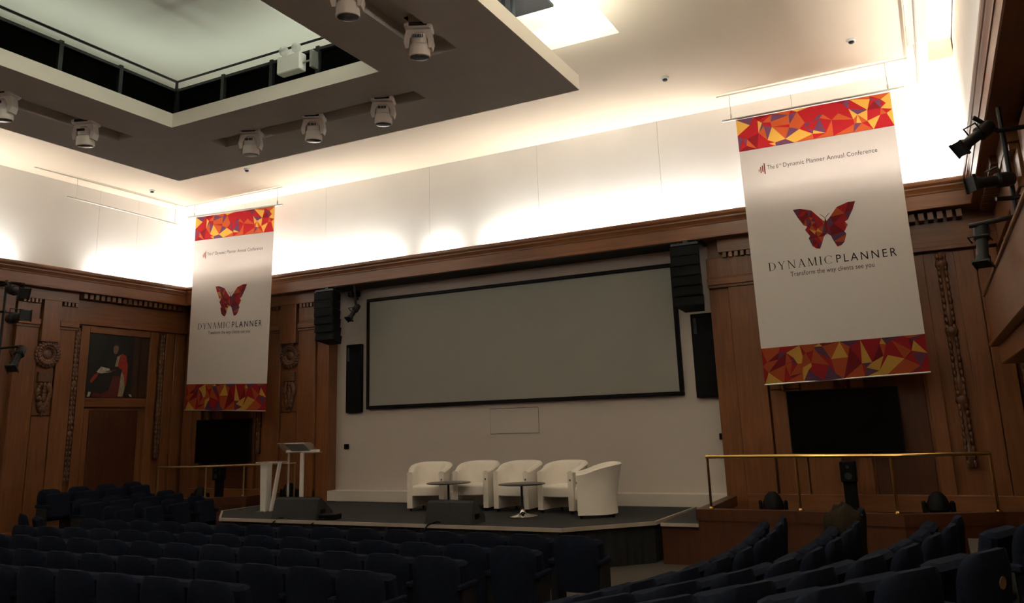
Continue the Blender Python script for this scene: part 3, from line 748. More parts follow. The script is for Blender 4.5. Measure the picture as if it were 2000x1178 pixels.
def split_islands(v, f):
    par = list(range(len(v)))
    def find(i):
        while par[i] != i: par[i] = par[par[i]]; i = par[i]
        return i
    for q in f:
        for i in q[1:]: par[find(i)] = find(q[0])
    g = {}
    for q in f: g.setdefault(find(q[0]), []).append(q)
    out = []
    for fs in g.values():
        ids = sorted({i for q in fs for i in q}); mp_ = {i: k for k, i in enumerate(ids)}
        out.append(([v[i] for i in ids], [tuple(mp_[i] for i in q) for q in fs]))
    return out
def tri_pattern(outline, pts):
    """triangles filling a closed outline; returns verts and faces"""
    n = len(outline)
    v = [Vector(p) for p in outline] + [Vector(p) for p in pts]
    r = delaunay_2d_cdt(v, [(i, (i + 1) % n) for i in range(n)], [list(range(n))], 1, 1e-5)
    return [tuple(p) for p in r[0]], [tuple(f) for f in r[2]]

def banner(corners, y, barL, barR, wires, label, seed):
    TL, TR, BR, BL = [Vector(c) for c in corners]
    Wd = ((TR - TL).length + (BR - BL).length) / 2; Ht = ((TL - BL).length + (TR - BR).length) / 2
    def mp(u, v, d=0.0):
        p = BL * (1 - u) * (1 - v) + BR * u * (1 - v) + TR * u * v + TL * (1 - u) * v
        sway = .012 * math.sin(u * 9 + 1) * (1 - v)
        return (p.x, y + sway - d, p.y)
    def mpm(a, b_, d): return mp(a / Wd, b_ / Ht, d)
    o = empty('hanging_banner', (0, 0, 0), label=label, cat='banner')
    # cloth: front and back sheet, a fine grid
    nu, nv = 16, 30; b = MB(); vs = []; hem = .1275
    for d in (.0, -.004):
        for j in range(nv + 1):
            for i in range(nu + 1): vs.append(mp(i / nu, hem + (1 - 2 * hem) * j / nv, d))
    K = (nu + 1) * (nv + 1); fs = []
    for off in (0, K):
        for j in range(nv):
            for i in range(nu):
                a = off + j * (nu + 1) + i; fs.append((a, a + 1, a + nu + 2, a + nu + 1))
    for i in range(nu): fs.append((i, i + 1, K + i + 1, K + i)); t_ = nv * (nu + 1) + i; fs.append((t_, t_ + 1, K + t_ + 1, K + t_))
    for j in range(nv): a = j * (nu + 1); fs.append((a, a + nu + 1, K + a + nu + 1, K + a)); a += nu; fs.append((a, a + nu + 1, K + a + nu + 1, K + a))
    b.add(vs, fs); b.obj('cloth', 'banner_cloth', o, True)
    def flat(name, v2, f2, m, d=.003, parent=o):
        q = MB(); q.add([mpm(a, c, d) for a, c in v2], f2); return q.obj(name, m, parent)
    rnd = random.Random(11)
    # printed bands of facets
    def facets(v0, v1, rr):
        n = 8
        out = [(Wd * i / n, v0) for i in range(n + 1)] + [(Wd, (v0 + v1) / 2)] + [(Wd * i / n, v1) for i in range(n, -1, -1)] + [(0, (v0 + v1) / 2)]
        pts = [(rr.uniform(.03, .97) * Wd, rr.uniform(v0 + .04, v1 - .04)) for _ in range(46)]
        v2, f2 = tri_pattern(out, pts)
        q = MB(); q.add([mpm(a, c, .001) for a, c in v2], [])
        for f_ in f2:
            r = rr.random()
            q.cur = 0 if r < .36 else (1 if r < .42 else (2 if r < .66 else (3 if r < .82 else 4)))
            q.f.append(f_); q.mi.append(q.cur)
        return q
    bt = .128 * Ht
    facets(Ht - bt, Ht, random.Random(21)).obj('patterned_band', INKS, o); facets(0, bt, random.Random(36)).obj('patterned_band', INKS, o)
    # butterfly
    wing = [(.508, .556), (.478, .573), (.428, .606), (.355, .619), (.311, .618), (.335, .588), (.369, .555), (.389, .549), (.374, .537), (.390, .522), (.400, .514), (.390, .504), (.408, .476), (.430, .465), (.454, .462), (.471, .482), (.487, .505), (.505, .513)]
    for sgn in (0, 1):
        w2 = [((u if not sgn else 1.016 - u) * Wd, v * Ht) for u, v in wing]
        rr = random.Random(5)
        cand = []
        xs = [p[0] for p in w2]; ys = [p[1] for p in w2]
        def inside(p):
            c = False; j = len(w2) - 1
            for i in range(len(w2)):
                if (w2[i][1] > p[1]) != (w2[j][1] > p[1]) and p[0] < (w2[j][0] - w2[i][0]) * (p[1] - w2[i][1]) / (w2[j][1] - w2[i][1]) + w2[i][0]: c = not c
                j = i
            return c
        while len(cand) < 20:
            p = (rr.uniform(min(xs), max(xs)), rr.uniform(min(ys), max(ys)))
            if inside(p) and all((p[0] - q[0]) ** 2 + (p[1] - q[1]) ** 2 > .0025 for q in cand + w2): cand.append(p)
            elif rr.random() < .002: break
        if sgn: cand = [(1.016 * Wd - (1.016 * Wd - p[0]), p[1]) for p in cand]
        v2, f2 = tri_pattern(w2, cand)
        q = MB(); q.add([mpm(a, c, .003) for a, c in v2], [])
        for f_ in f2:
            r = rr.random(); q.f.append(f_); q.mi.append(0 if r < .24 else (1 if r < .56 else (2 if r < .72 else (3 if r < .84 else 4))))
        q.obj('butterfly_wing', INKS, o)
    bd = [(.500, .556), (.504, .566), (.508, .572), (.512, .566), (.516, .556), (.511, .52), (.508, .505), (.505, .52)]
    flat('butterfly_body', [(a * Wd, c * Ht) for a, c in bd], [tuple(range(8))], 'ink_darkred', .004)
    an = [(.506, .570), (.495, .578), (.476, .589), (.477, .590), (.497, .580), (.508, .571), (.519, .580), (.539, .589), (.540, .588), (.521, .578), (.510, .570)]
    flat('butterfly_antenna', [(a * Wd, c * Ht) for a, c in an[:6]], [tuple(range(6))], 'ink_plum', .0035); flat('butterfly_antenna', [(a * Wd, c * Ht) for a, c in an[5:]], [tuple(range(6))], 'ink_plum', .0035)
    # lettering
    for v2, f2 in serif_word(.108 * Wd, .521 * Wd, .404 * Ht, .030 * Ht): flat('letter', v2, f2, 'ink_black')
    for v2, f2 in split_islands(*fit_text('PLANNER', .545 * Wd, .907 * Wd, .405 * Ht, .028 * Ht, 1.35)): flat('letter', v2, f2, 'ink_black')
    v2, f2 = fit_text('Transform the way clients see you', .248 * Wd, .767 * Wd, .375 * Ht, .0165 * Ht, 1.05); flat('small_lettering', v2, f2, 'ink_plum')['kind'] = 'stuff'
    V2, F2 = [], []
    for tx in (('The 6', .177, .250, .7855, .0165, 1.0), ('th', .253, .272, .7945, .0075, 1.0), ('Dynamic Planner Annual Conference', .283, .878, .7855, .0165, 1.05)):
        a, c = fit_text(tx[0], tx[1] * Wd, tx[2] * Wd, tx[3] * Ht, tx[4] * Ht, tx[5])
        F2 += [tuple(i + len(V2) for i in f_) for f_ in c]; V2 += a
    flat('small_lettering', V2, F2, 'ink_grey')['kind'] = 'stuff'
    for (u, va, vb, m) in ((.117, .782, .792, 'ink_yellow'), (.129, .776, .800, 'ink_orange'), (.142, .779, .804, 'ink_red'), (.155, .770, .812, 'ink_darkred')):
        flat('logo_bar', [(u * Wd, va * Ht), ((u + .007) * Wd, va * Ht), ((u + .007) * Wd, vb * Ht), (u * Wd, vb * Ht)], [(0, 1, 2, 3)], m)
    # poles and hanging wires
    MB().tube([(barL[0], y, barL[1]), (barR[0], y, barR[1])], .022, 8).obj('top_pole', 'alu', o, True)
    MB().tube([mp(-.003, 0, 0), mp(1.003, 0, 0)], .014, 8).obj('bottom_pole', 'alu', o, True)
    for (x, za, zb) in wires:
        w = MB().tube([(x, y, za), (x, y, zb)], .006, 6); w.lathe([(.012, za + .02), (.018, za + .06), (.012, za + .1)], (x, y, 0), 'z', 8); w.obj('hanging_wire', 'alu', o)
    return o
YBN = 13.38
banner(((5.042, 6.945), (7.438, 6.924), (7.433, 2.568), (5.082, 2.501)), YBN, (4.814, 6.972), (7.649, 6.959), ((4.97, 6.97, ZC), (7.42, 6.96, ZC)),
       'white butterfly logo banner hanging right of the screen over the television', 1)
banner(((-7.806, 7.103), (-5.302, 7.002), (-5.370, 2.461), (-7.823, 2.569)), YBN, (-8.079, 7.148), (-5.074, 7.009), ((-7.87, 7.135, ZC), (-5.23, 7.02, ZC)),
       'white butterfly logo banner hanging left of the screen in the corner', 2)
def ceiling_track(p0, p1, label):
    d = Vector(p1) - Vector(p0); b = MB()
    n = Vector((-d.y, d.x, 0)).normalized() * .018
    b.add([tuple(Vector(p) + k * n + Vector((0, 0, z))) for z in (ZC - .012, ZC + .01) for p, k in ((p0, -1), (p1, -1), (p1, 1), (p0, 1))], [(0, 1, 2, 3), (4, 5, 6, 7), (0, 1, 5, 4), (1, 2, 6, 5), (2, 3, 7, 6), (3, 0, 4, 7)])
    o = b.obj('ceiling_track', 'alu'); return tag(o, label, 'track')
ceiling_track((4.75, YBN, 0), (7.75, YBN, 0), 'thin ceiling track above the right banner'); ceiling_track((-8.2, YBN, 0), (-5.1, YBN, 0), 'thin ceiling track above the left banner')
ceiling_track((-8.2, 9.6, 0), (-8.2, 13.3, 0), 'thin ceiling track along the left wall'); ceiling_track((7.78, 3.0, 0), (7.78, 12.9, 0), 'thin ceiling track along the right wall')
for p0, p1, ws, lb in (((-8.2, 10.35, 6.98), (-8.2, 13.2, 6.95), (10.55, 13.1), 'empty banner pole hanging along the left wall'), ((7.85, 6.5, 6.98), (7.85, 13.38, 7.0), (7.0, 12.9), 'empty banner pole hanging along the right wall')):
    o = empty('banner_pole', p0, label=lb, cat='pole')
    MB().tube([(0, 0, 0), Vector(p1) - Vector(p0)], .018, 8).obj('pole', 'alu', o, True)
    for y in ws: MB().tube([(0, y - p0[1], 0), (0, y - p0[1], ZC - p0[2])], .006, 6).obj('hanging_wire', 'alu', o)

# ------------------------------------------------------------------ moving head lamps under the raft
def moving_head(loc, label, rz=0.0, tilt=0.0):
    o = empty('moving_head_lamp', loc, rz, label, 'stage lamp', 'white moving head lamps under the ceiling raft')
    MB().bbox(-.155, .155, -.125, .125, -.17, -.10, .02).box(-.11, .11, -.09, .09, -.10, 0).obj('base', 'lamp_white', o)
    MB().bbox(-.10, .10, -.13, -.12, -.155, -.115, .004).obj('socket_panel', 'metal_black', o)
    y = MB()
    y.prism([(-.135, -.17), (.135, -.17), (.15, -.22), (.165, -.31), (.145, -.39), (.108, -.39), (.10, -.28), (.05, -.205), (-.05, -.205), (-.10, -.28), (-.108, -.39), (-.145, -.39), (-.165, -.31), (-.15, -.22)], -.06, .06, 'y')
    y.obj('yoke', 'lamp_white', o)
    M = Matrix.Translation((0, 0, -.305)) @ Matrix.Rotation(tilt, 4, 'X')
    hd = MB().lathe([(.05, .10), (.09, .085), (.098, .03), (.095, -.02), (.114, -.035), (.120, -.16), (.114, -.165)], seg=20).xform(M).obj('head', 'lamp_white', o, True, 40)
    MB().lathe([(.106, -.155), (.104, -.168), (.09, -.170)], seg=20).xform(M).obj('lens', 'lens_dark', hd, True)
    v = MB()
    for k in range(6): v.box(-.055 + k * .02, -.045 + k * .02, -.112, -.098, .03, .065)
    v.xform(M).obj('vent', 'metal_black', hd)
    return o
ZM = RZ0 + .14
MH = [((-2.62, 5.70), 'left recess, at the left edge of the picture'), ((-2.64, 6.86), 'left recess, nearest its end'),
      ((-1.02, 8.36), 'front recess, leftmost of three'), ((.15, 8.38), 'front recess, middle of three'), ((1.35, 8.38), 'front recess, rightmost of three'),
      ((2.90, 6.92), 'right recess, nearest its end'), ((2.80, 5.80), 'right recess, cut by the top of the picture'), ]
for i, ((x, y), lb) in enumerate(MH):
    moving_head((x, y, ZM), 'white moving head lamp in the %s' % lb, (.35, .35, .45, .45, .45, .45, .45)[i], (.12, .12, .08, .08, .08, .1, .1)[i])
    hb = MB().box(-.2, .2, -.15, .15, 0, .008); o = hb.obj('lamp_bay', 'curtain_black', raft); o.location = (x + .1 * (i in (2, 3, 4)), y + (.0 if i in (2, 3, 4) else .12), .142); o.rotation_euler = (0, 0, 0 if i in (2, 3, 4) else PI / 2)

# emergency lamp on the guard frame
o = empty('emergency_lamp', (.34, 7.70, 6.72), label='white emergency lamp box with two round lamps on the guard frame', cat='emergency lamp')
MB().bbox(-.20, .20, -.08, .06, 0, .25, .012).obj('box', 'box_white', o)
for x in (-.12, .10):
    MB().lathe([(.05, .02), (.068, .0), (.068, -.03), (.05, -.06), (.02, -.075)], (x, -.02, .34), 'y', 16).obj('lamp', 'lamp_glass', o, True)
    MB().tube([(x, 0, .24), (x, 0, .34)], .015, 6).obj('lamp_stem', 'alu', o)
MB().box(.20, .34, -.02, .0, .1, .12).box(.32, .36, -.02, .12, .02, .26).obj('bracket', 'alu', o)

# smoke detectors on the ceiling
for x, y, lb in ((4.22, 12.1, 'just beyond the raft corner, middle of the ceiling'), (7.03, 12.23, 'above the right banner'), (-7.68, 12.0, 'in the left ceiling corner'), (-4.8, 12.0, 'left of the raft, second from the left wall')):
    b = MB().lathe([(.065, 0), (.065, -.018), (.05, -.03), (.045, -.03)], seg=18); b.cur = 1; b.lathe([(.04, -.03), (.04, -.05), (.025, -.06)], seg=14)
    o = b.obj('smoke_detector', ['box_white', 'metal_dark'], None, True); o.location = (x, y, ZC); tag(o, 'small round smoke detector ' + lb, 'detector')

# ------------------------------------------------------------------ portrait painting in the left wall bay
pt_ = empty('portrait_painting', (-8.66, 12.2, 2.87), label='dark oil portrait of a seated figure in red academic robe', cat='painting')
def pp(name, m, pts, d):
    q = MB(); q.add([(.02 + d, -.76 + a * 1.52, b_ * 1.35) for a, b_ in pts], [tuple(range(len(pts)))]); return q.obj(name, m, pt_)
MB().box(0, .02, -.76, .76, 0, 1.36).obj('canvas', 'paint_black', pt_)
# flat shapes of paint, fractions of width and height
pp('painted_column', 'paint_brown', [(.74, .0), (.84, .0), (.84, 1.0), (.74, 1.0)], .001); pp('painted_wall', 'paint_brown', [(.87, .0), (1, .0), (1, 1.0), (.87, 1.0)], .001)
pp('painted_robe', 'paint_maroon', [(.10, .02), (.20, .22), (.34, .42), (.46, .46), (.60, .2), (.62, .0), (.2, .0)], .001)
pp('painted_robe', 'paint_red', [(.46, .52), (.49, .66), (.545, .72), (.62, .68), (.655, .52), (.65, .20), (.60, .14), (.585, .36), (.54, .46)], .002)
pp('painted_robe', 'paint_red', [(.06, .26), (.12, .36), (.20, .40), (.15, .30), (.08, .22)], .002)
pp('painted_stole', 'paint_cream', [(.44, .50), (.47, .66), (.53, .70), (.50, .60), (.49, .50)], .003); pp('painted_stole', 'paint_cream', [(.52, .02), (.54, .2), (.55, .42), (.60, .36), (.63, .16), (.60, .02)], .003)
pp('painted_lap', 'paint_black', [(.10, .10), (.22, .34), (.42, .42), (.56, .46), (.55, .36), (.42, .34), (.36, .12), (.25, .05)], .0035)
pp('painted_face', 'paint_skin', [(.40, .74), (.395, .81), (.415, .855), (.45, .86), (.48, .83), (.48, .76), (.455, .705), (.42, .705)], .003)
pp('painted_hair', 'paint_brown', [(.395, .815), (.40, .86), (.44, .885), (.485, .865), (.488, .80), (.475, .83), (.43, .848)], .004)
pp('painted_paper', 'paint_white', [(.15, .40), (.22, .49), (.36, .46), (.34, .40), (.22, .38)], .004); pp('painted_hand', 'paint_skin', [(.28, .42), (.36, .44), (.40, .42), (.34, .39)], .0045)
pp('painted_shoe', 'paint_white', [(.03, .01), (.05, .09), (.09, .08), (.07, .01)], .003); pp('painted_shoe', 'paint_white', [(.72, .02), (.70, .06), (.745, .05), (.76, .01)], .003)

# ------------------------------------------------------------------ side wall spotlights
small_spot('wall_spotlight', (8.16, 9.0, 4.70), (-.55, -.35, -.45), 'black theatre spotlight on the right wall, topmost of the three', arm=[(8.16, 9.0, 4.9), (8.36, 9.1, 4.75), (8.6, 9.1, 4.75)], scale=.75)
small_spot('wall_spotlight', (8.24, 9.0, 4.22), (-.8, -.5, -.12), 'black theatre spotlight on the right wall, middle of the three', arm=[(8.24, 9.05, 4.05), (8.36, 9.1, 4.05), (8.6, 9.1, 4.05)], scale=.75)
small_spot('wall_spotlight', (8.06, 9.0, 3.62), (-.1, -.3, -.9), 'black theatre spotlight on the right wall, lowest, hanging down', arm=[(7.97, 9.0, 3.80), (8.35, 9.0, 3.84), (8.6, 9.1, 3.84)], scale=.75)
MB_ = MB().tube([(8.40, 9.12, 3.6), (8.40, 9.12, 5.0)], .024, 8); tag(MB_.obj('lighting_pipe', 'metal_black', None, True), 'vertical black lighting pipe on the right wall', 'pipe')
small_spot('wall_spotlight', (-7.72, 9.2, 4.78), (.9, -.1, -.25), 'black theatre spotlight on the left wall, topmost of the three', scale=1.0, arm=[(-8.0, 9.2, 4.95), (-8.3, 9.2, 4.95), (-8.6, 9.2, 4.95)])
small_spot('wall_spotlight', (-7.62, 9.2, 4.27), (.97, -.1, .02), 'black theatre spotlight on the left wall, middle of the three', scale=1.0, arm=[(-8.0, 9.2, 4.42), (-8.3, 9.2, 4.42), (-8.6, 9.2, 4.42)])
small_spot('wall_spotlight', (-7.47, 9.2, 3.52), (.35, -.5, -.75), 'black theatre spotlight on the left wall, lowest, pointing down', scale=.9, arm=[(-7.47, 9.2, 3.72), (-8.2, 9.2, 3.72), (-8.6, 9.2, 3.72)])
MB_ = MB().tube([(-8.08, 9.22, 3.3), (-8.08, 9.22, 5.03)], .024, 8); tag(MB_.obj('lighting_pipe', 'metal_black', None, True), 'vertical black lighting pipe on the left wall', 'pipe')

# ------------------------------------------------------------------ tub armchairs
def tub_meshes():
    Wc, Dp, th = .68, .66, .095
    R = Wc / 2
    # plan path of the wall's centre line, front right arm -> back -> front left arm (chair faces -y)
    path = []; r = R - th / 2
    yf = -Dp / 2 + .02; yc = Dp / 2 - R
    for i in range(6): path.append((r, yf + (yc - yf) * i / 6, 1, 0))
    n = 16
    for i in range(n + 1):
        a = PI * i / n; path.append((r * math.cos(a), yc + r * math.sin(a), math.cos(a), math.sin(a)))
    for i in range(1, 7): path.append((-r, yc + (yf - yc) * i / 6, -1, 0))
    vs = []; m = 0; N_ = len(path)
    for k, (x, y, nx, ny) in enumerate(path):
        f = (y - yf) / (Dp / 2 - th / 2 - yf); f = max(0, min(1, f))
        s_ = f * f * (3 - 2 * f)
        H = .675 + .145 * s_; lean = .095 * s_
        h2 = th / 2
        sec = [(h2, .05), (h2, .30), (h2 + lean * .35, .50), (h2 + lean * .9, H - .06), (h2 + lean + .008, H - .03), (h2 * .7 + lean, H - .006), (lean * .9, H), (-h2 * .7 + lean * .8, H - .006), (-h2 - .006 + lean * .75, H - .03), (-h2 + lean * .6, H - .08), (-h2, .46), (-h2, .22), (-h2, .05)]
        m = len(sec)
        for o, z in sec: vs.append((x + nx * o, y + ny * o, z))
    fs = []
    for k in range(N_ - 1):
        for i in range(m):
            j = (i + 1) % m; fs.append((k * m + i, k * m + j, (k + 1) * m + j, (k + 1) * m + i))
    fs += [tuple(range(m)), tuple(range((N_ - 1) * m, N_ * m))]
    shell = MB().add(vs, fs).mesh('shell', 'leather_white', True, 50)
    # seat cushion
    ri = R - th + .004; out = []
    for i in range(13):
        a = PI * i / 12; out.append((ri * math.cos(a), yc + ri * math.sin(a)))
    out += [(-ri, yf + .01), (-ri * .5, yf - .022), (0, yf - .03), (ri * .5, yf - .022), (ri, yf + .01)]
    b = MB(); n = len(out); vs = []
    for sc_, z in ((.95, .255), (1, .27), (1.0, .395), (.985, .42), (.93, .437), (.6, .45), (.02, .455)):
        vs += [(x * sc_ if sc_ > .9 else x * sc_, (y - .02) * sc_ + .02, z) for x, y in out]
    fs = [tuple(range(n))]
    for k in range(6):
        for i in range(n):
            j = (i + 1) % n; fs.append((k * n + i, k * n + j, (k + 1) * n + j, (k + 1) * n + i))
    fs.append(tuple(range(6 * n, 7 * n)))
    cush = MB().add(vs, fs).mesh('seat_cushion', 'leather_white', True, 50)
    foot = MB().lathe([(.018, 0), (.022, .02), (.022, .055)], seg=10).mesh('foot', 'plastic_black', True)
    tab = MB().box(-.008, .008, -.006, .004, -.016, .016).mesh('maker_tab', 'plastic_black')
    seam = MB().box(-R + th, R - th, yf + .005, yf + .02, .05, .06).mesh('rail', 'plastic_black')
    return shell, cush, foot, tab
SH, CU, FO, TB = tub_meshes()
def tub(x, y, rz, label):
    o = empty('tub_armchair', (x, y, ZS), rz, label, 'armchair', 'white tub armchairs on the stage')
    child('shell', SH, o); child('seat_cushion', CU, o); child('maker_tab', TB, o, (.292, -.312, .53))
    for a, b_ in ((.285, -.26), (-.285, -.26), (.2, .24), (-.2, .24)): child('foot', FO, o, (a, b_, 0))
    return o
# positions of the chairs' centres
tub(-.93, 12.96, math.radians(17), 'white leather tub armchair at the left end, half behind the monitor wedge')
tub(-.07, 13.18, math.radians(6), 'white leather tub armchair, second from the left')
tub(.81, 13.11, math.radians(-2), 'white leather tub armchair, middle one of the five')
tub(1.70, 13.03, math.radians(-6), 'white leather tub armchair, fourth from the left')
tub(2.47, 12.53, math.radians(-66), 'white leather tub armchair at the right end turned sideways')

# cocktail tables
def cocktail_table(x, y, label):
    o = empty('cocktail_table', (x, y, ZS), 0, label, 'table', 'round low tables on the stage')
    MB().lathe([(.375, .494), (.385, .498), (.385, .506), (.38, .508)], seg=36).obj('table_top', 'table_black', o, True, 40)
    MB().lathe([(.03, .03), (.03, .47), (.09, .478), (.09, .492)], seg=16).obj('stem', 'chrome', o, True, 40)
    MB().lathe([(.235, 0), (.24, .008), (.20, .018), (.10, .035), (.05, .055), (.036, .09), (.032, .12)], seg=32).obj('base', 'chrome', o, True, 50)
cocktail_table(1.28, 12.28, 'round black pedestal table with chrome base before the middle armchairs')
cocktail_table(-.22, 12.45, 'round black pedestal table behind the right monitor wedge')

# stage monitor wedges
def wedge(x, y, rz, w, label):
    o = empty('monitor_wedge', (x, y, ZS), rz, label, 'stage monitor', 'floor monitor wedges at the stage edge')
    MB().prism([(-.22, 0), (-.13, .315), (-.07, .345), (.26, .10), (.26, 0)], -w / 2, w / 2, 'x').obj('cabinet', 'carpet_stage', o)
    # grille on the sloping front facing the chairs
    a = math.atan2(.245, -.33)
    MB().prism([(-.055, .342), (-.047, .352), (.262, .122), (.254, .112)], -w / 2 + .04, w / 2 - .04, 'x').obj('grille', 'grille_black', o)
    MB().box(w / 2 - .002, w / 2 + .004, -.08, .06, .07, .15).obj('handle', 'plastic_black', o)
    MB().box(-w / 2 - .004, -w / 2 + .002, -.08, .06, .07, .15).obj('handle', 'plastic_black', o)
    return o
wedge(-2.52, 11.34, math.radians(4), .92, 'grey monitor wedge near the lectern, left one of two')
wedge(.62, 11.24, math.radians(2), .80, 'grey monitor wedge in front of the armchairs, right one of two')
o = MB().bbox(-.16, .16, -.11, .11, 0, .09, .01).box(-.12, .12, -.114, -.1, .02, .07).obj('junction_box', 'plastic_black'); o.location = (-1.83, 11.27, ZS); o.rotation_euler = (0, 0, .2)
tag(o, 'small black cable box beside the left monitor wedge', 'cable box')
for pts, lb in (([(-2.7, 11.16, ZS + .02), (-2.75, 11.06, ZS + .03), (-2.8, 10.97, ZS - .03), (-2.82, 10.96, ZS - .15)], 'short black cable over stage edge at the left wedge'), ([(.55, 11.05, ZS + .02), (.45, 11.02, ZS + .05), (.30, 10.98, ZS + .0), (.22, 10.95, ZS - .12)], 'short black cable over stage edge at the right wedge'),
                ([(-1.85, 11.16, ZS + .02), (-1.9, 11.05, ZS + .02), (-1.98, 10.97, ZS - .05)], 'short black cable from the cable box over the stage edge')):
    tag(MB().tube(pts, .012, 6).obj('cable', 'plastic_black', None, True), lb, 'cable')

# ------------------------------------------------------------------ lectern and acrylic stand
o = empty('acrylic_lectern', (-4.12, 13.0, ZS), math.radians(18), 'clear acrylic lectern with sloping top and papers', 'lectern')
MB().bbox(.07, .14, -.035, .035, .02, 1.03, .008).obj('column', 'acrylic_frost', o)
MB().bbox(-.20, -.16, -.012, .012, .02, 1.03, .004).obj('front_upright', 'acrylic', o)
MB().bbox(-.30, .30, -.22, .24, 0, .02, .006).obj('base_plate', 'acrylic', o)
M = Matrix.Translation((0, .02, 1.12)) @ Matrix.Rotation(math.radians(-24), 4, 'X')
MB().box(-.36, .36, -.24, .26, 0, .014).xform(M).obj('reading_top', 'acrylic', o)
MB().box(-.36, .36, .246, .26, .014, .06).xform(M).obj('top_lip', 'acrylic_frost', o)
MB().box(-.22, .18, -.18, .20, .016, .03).xform(M).obj('document', 'paper_white', o)
MB().box(.10, .46, -.16, .16, -.10, -.088).obj('side_shelf', 'acrylic', o).location = (0, 0, 1.12)
o = empty('acrylic_stand', (-4.02, 12.15, ZS), math.radians(20), 'white tapered stand with small flat top left of the monitor wedge', 'stand')
MB().prism([(-.20, .88), (-.045, .88), (-.055, .0), (-.175, .0)], -.01, .01, 'y').obj('front_panel', 'acrylic_frost', o)
MB().prism([(-.045, .88), (-.015, .88), (-.03, .0), (-.055, .0)], -.12, .12, 'y').obj('side_panel', 'acrylic_frost', o)
MB().prism([(.17, .88), (.20, .88), (.06, .0), (.02, .0)], -.06, .06, 'y').obj('leg', 'acrylic_frost', o)
MB().bbox(-.24, .25, -.17, .17, .88, .905, .006).obj('table_top', 'acrylic', o)
MB().bbox(-.2, .16, -.15, .15, -.0, .012, .004).obj('base_plate', 'acrylic', o)

# ------------------------------------------------------------------ podium equipment: floor lamps, speakers on stands
def floor_head(x, y, z, label):
    o = empty('floor_moving_light', (x, y, z), .2, label, 'stage lamp')
    MB().bbox(-.19, .19, -.15, .15, 0, .11, .02).obj('base', 'plastic_black', o)
    MB().bbox(-.20, -.15, -.06, .06, .111, .30, .02).obj('yoke_arm', 'plastic_black', o); MB().bbox(.15, .20, -.06, .06, .111, .30, .02).obj('yoke_arm', 'plastic_black', o)
    MB().lathe([(.12, .15), (.15, .19), (.14, .27), (.105, .36), (.05, .415), (.02, .42)], seg=18).obj('head', 'plastic_black', o, True)
    return o
floor_head(5.17, 12.6, .54, 'black moving head lamp on the right podium behind the railing')
floor_head(7.30, 12.75, .54, 'black moving head lamp at the right end of the podium')
floor_head(-6.35, 12.6, .54, 'black moving head lamp on the left podium under the handrail')
floor_head(-4.62, 13.35, ZS, 'black moving head lamp on the stage behind the white stand')
def stand_speaker(x, y, z, label):
    o = empty('speaker_stand', (x, y, z), 0, label, 'loudspeaker')
    MB().bbox(-.16, .16, -.16, .16, 0, .03, .006).obj('foot_plate', 'metal_black', o); MB().bbox(-.09, .09, -.05, .05, .03, .50, .008).obj('column', 'plastic_black', o)
    MB().bbox(-.11, .11, -.12, .08, .50, .80, .015).obj('cabinet', 'plastic_black', o)
    MB().lathe([(.05, -.128), (.045, -.122), (.02, -.12)], (0, 0, .59), 'y', 16).obj('woofer', 'metal_dark', o, True); MB().lathe([(.025, -.126), (.02, -.121), (.01, -.12)], (0, 0, .72), 'y', 14).obj('tweeter', 'metal_dark', o, True)
    return o
stand_speaker(6.17, 13.3, .54, 'small black speaker on a floor stand below the right television')
stand_speaker(-6.55, 13.3, .54, 'small black speaker on a floor stand below the left television')

# ------------------------------------------------------------------ auditorium seats
def seat_meshes():
    # backrest: curved padded slab with rounded top corners; seat faces +y
    nu, nv = 12, 9; w = .255
    def outline(u): return .865 - .075 * abs(u) ** 5
    F, Bk = [], []
    for j in range(nv + 1):
        for i in range(nu + 1):
            u = -1 + 2 * i / nu; v = j / nv
            zt = outline(u); z = .30 + (zt - .30) * v
            ww = w * (1 - .05 * (1 - v)) * (1 - .03 * v ** 6)
            sag = .055 * u * u
            lean = -.17 - .10 * (z - .3)
            th = .085 * (1 - .55 * max(0, (v - .8) / .2) ** 2) * (1 - .45 * abs(u) ** 6)
            F.append((u * ww, lean + sag + th / 2, z)); Bk.append((u * ww, lean + sag - th / 2, z))
    vs = F + Bk; K = len(F); fs = []; r = nu + 1
    for j in range(nv):
        for i in range(nu):
            a = j * r + i; fs.append((a, a + 1, a + r + 1, a + r)); fs.append((K + a, K + a + r, K + a + r + 1, K + a + 1))
    for i in range(nu): fs.append((i, K + i, K + i + 1, i + 1)); t_ = nv * r + i; fs.append((t_, t_ + 1, K + t_ + 1, K + t_))
    for j in range(nv): a = j * r; fs.append((a, a + r, K + a + r, K + a)); a += nu; fs.append((a, K + a, K + a + r, a + r))
    back = MB().add(vs, fs).mesh('backrest', 'seat_blue', True, 70)
    s = MB().bbox(-.235, .235, -.06, .06, -.22, .22, .03); s.xform(Matrix.Translation((0, .06, .58)) @ Matrix.Rotation(math.radians(12), 4, 'X'))
    seat = s.mesh('seat_cushion', 'seat_blue', True, 30)
    arm = MB().bbox(-.022, .022, -.19, .16, .56, .615, .012).mesh('armrest', 'seat_blue')
    leg = MB().box(-.018, .018, -.14, .10, .0, .56).box(-.03, .03, -.18, .16, 0, .02).mesh('side_frame', 'seat_frame')
    return back, seat, arm, leg
SB, SS, SA, SL = seat_meshes()
def seat(x, y, z, rz, label, group):
    o = empty('auditorium_seat', (x, y, z), rz, label, 'seat', group)
    child('backrest', SB, o); child('seat_cushion', SS, o)
    for s_ in (-1, 1): child('armrest', SA, o, (s_ * .262, 0, 0)); child('side_frame', SL, o, (s_ * .262, 0, 0))
    return o
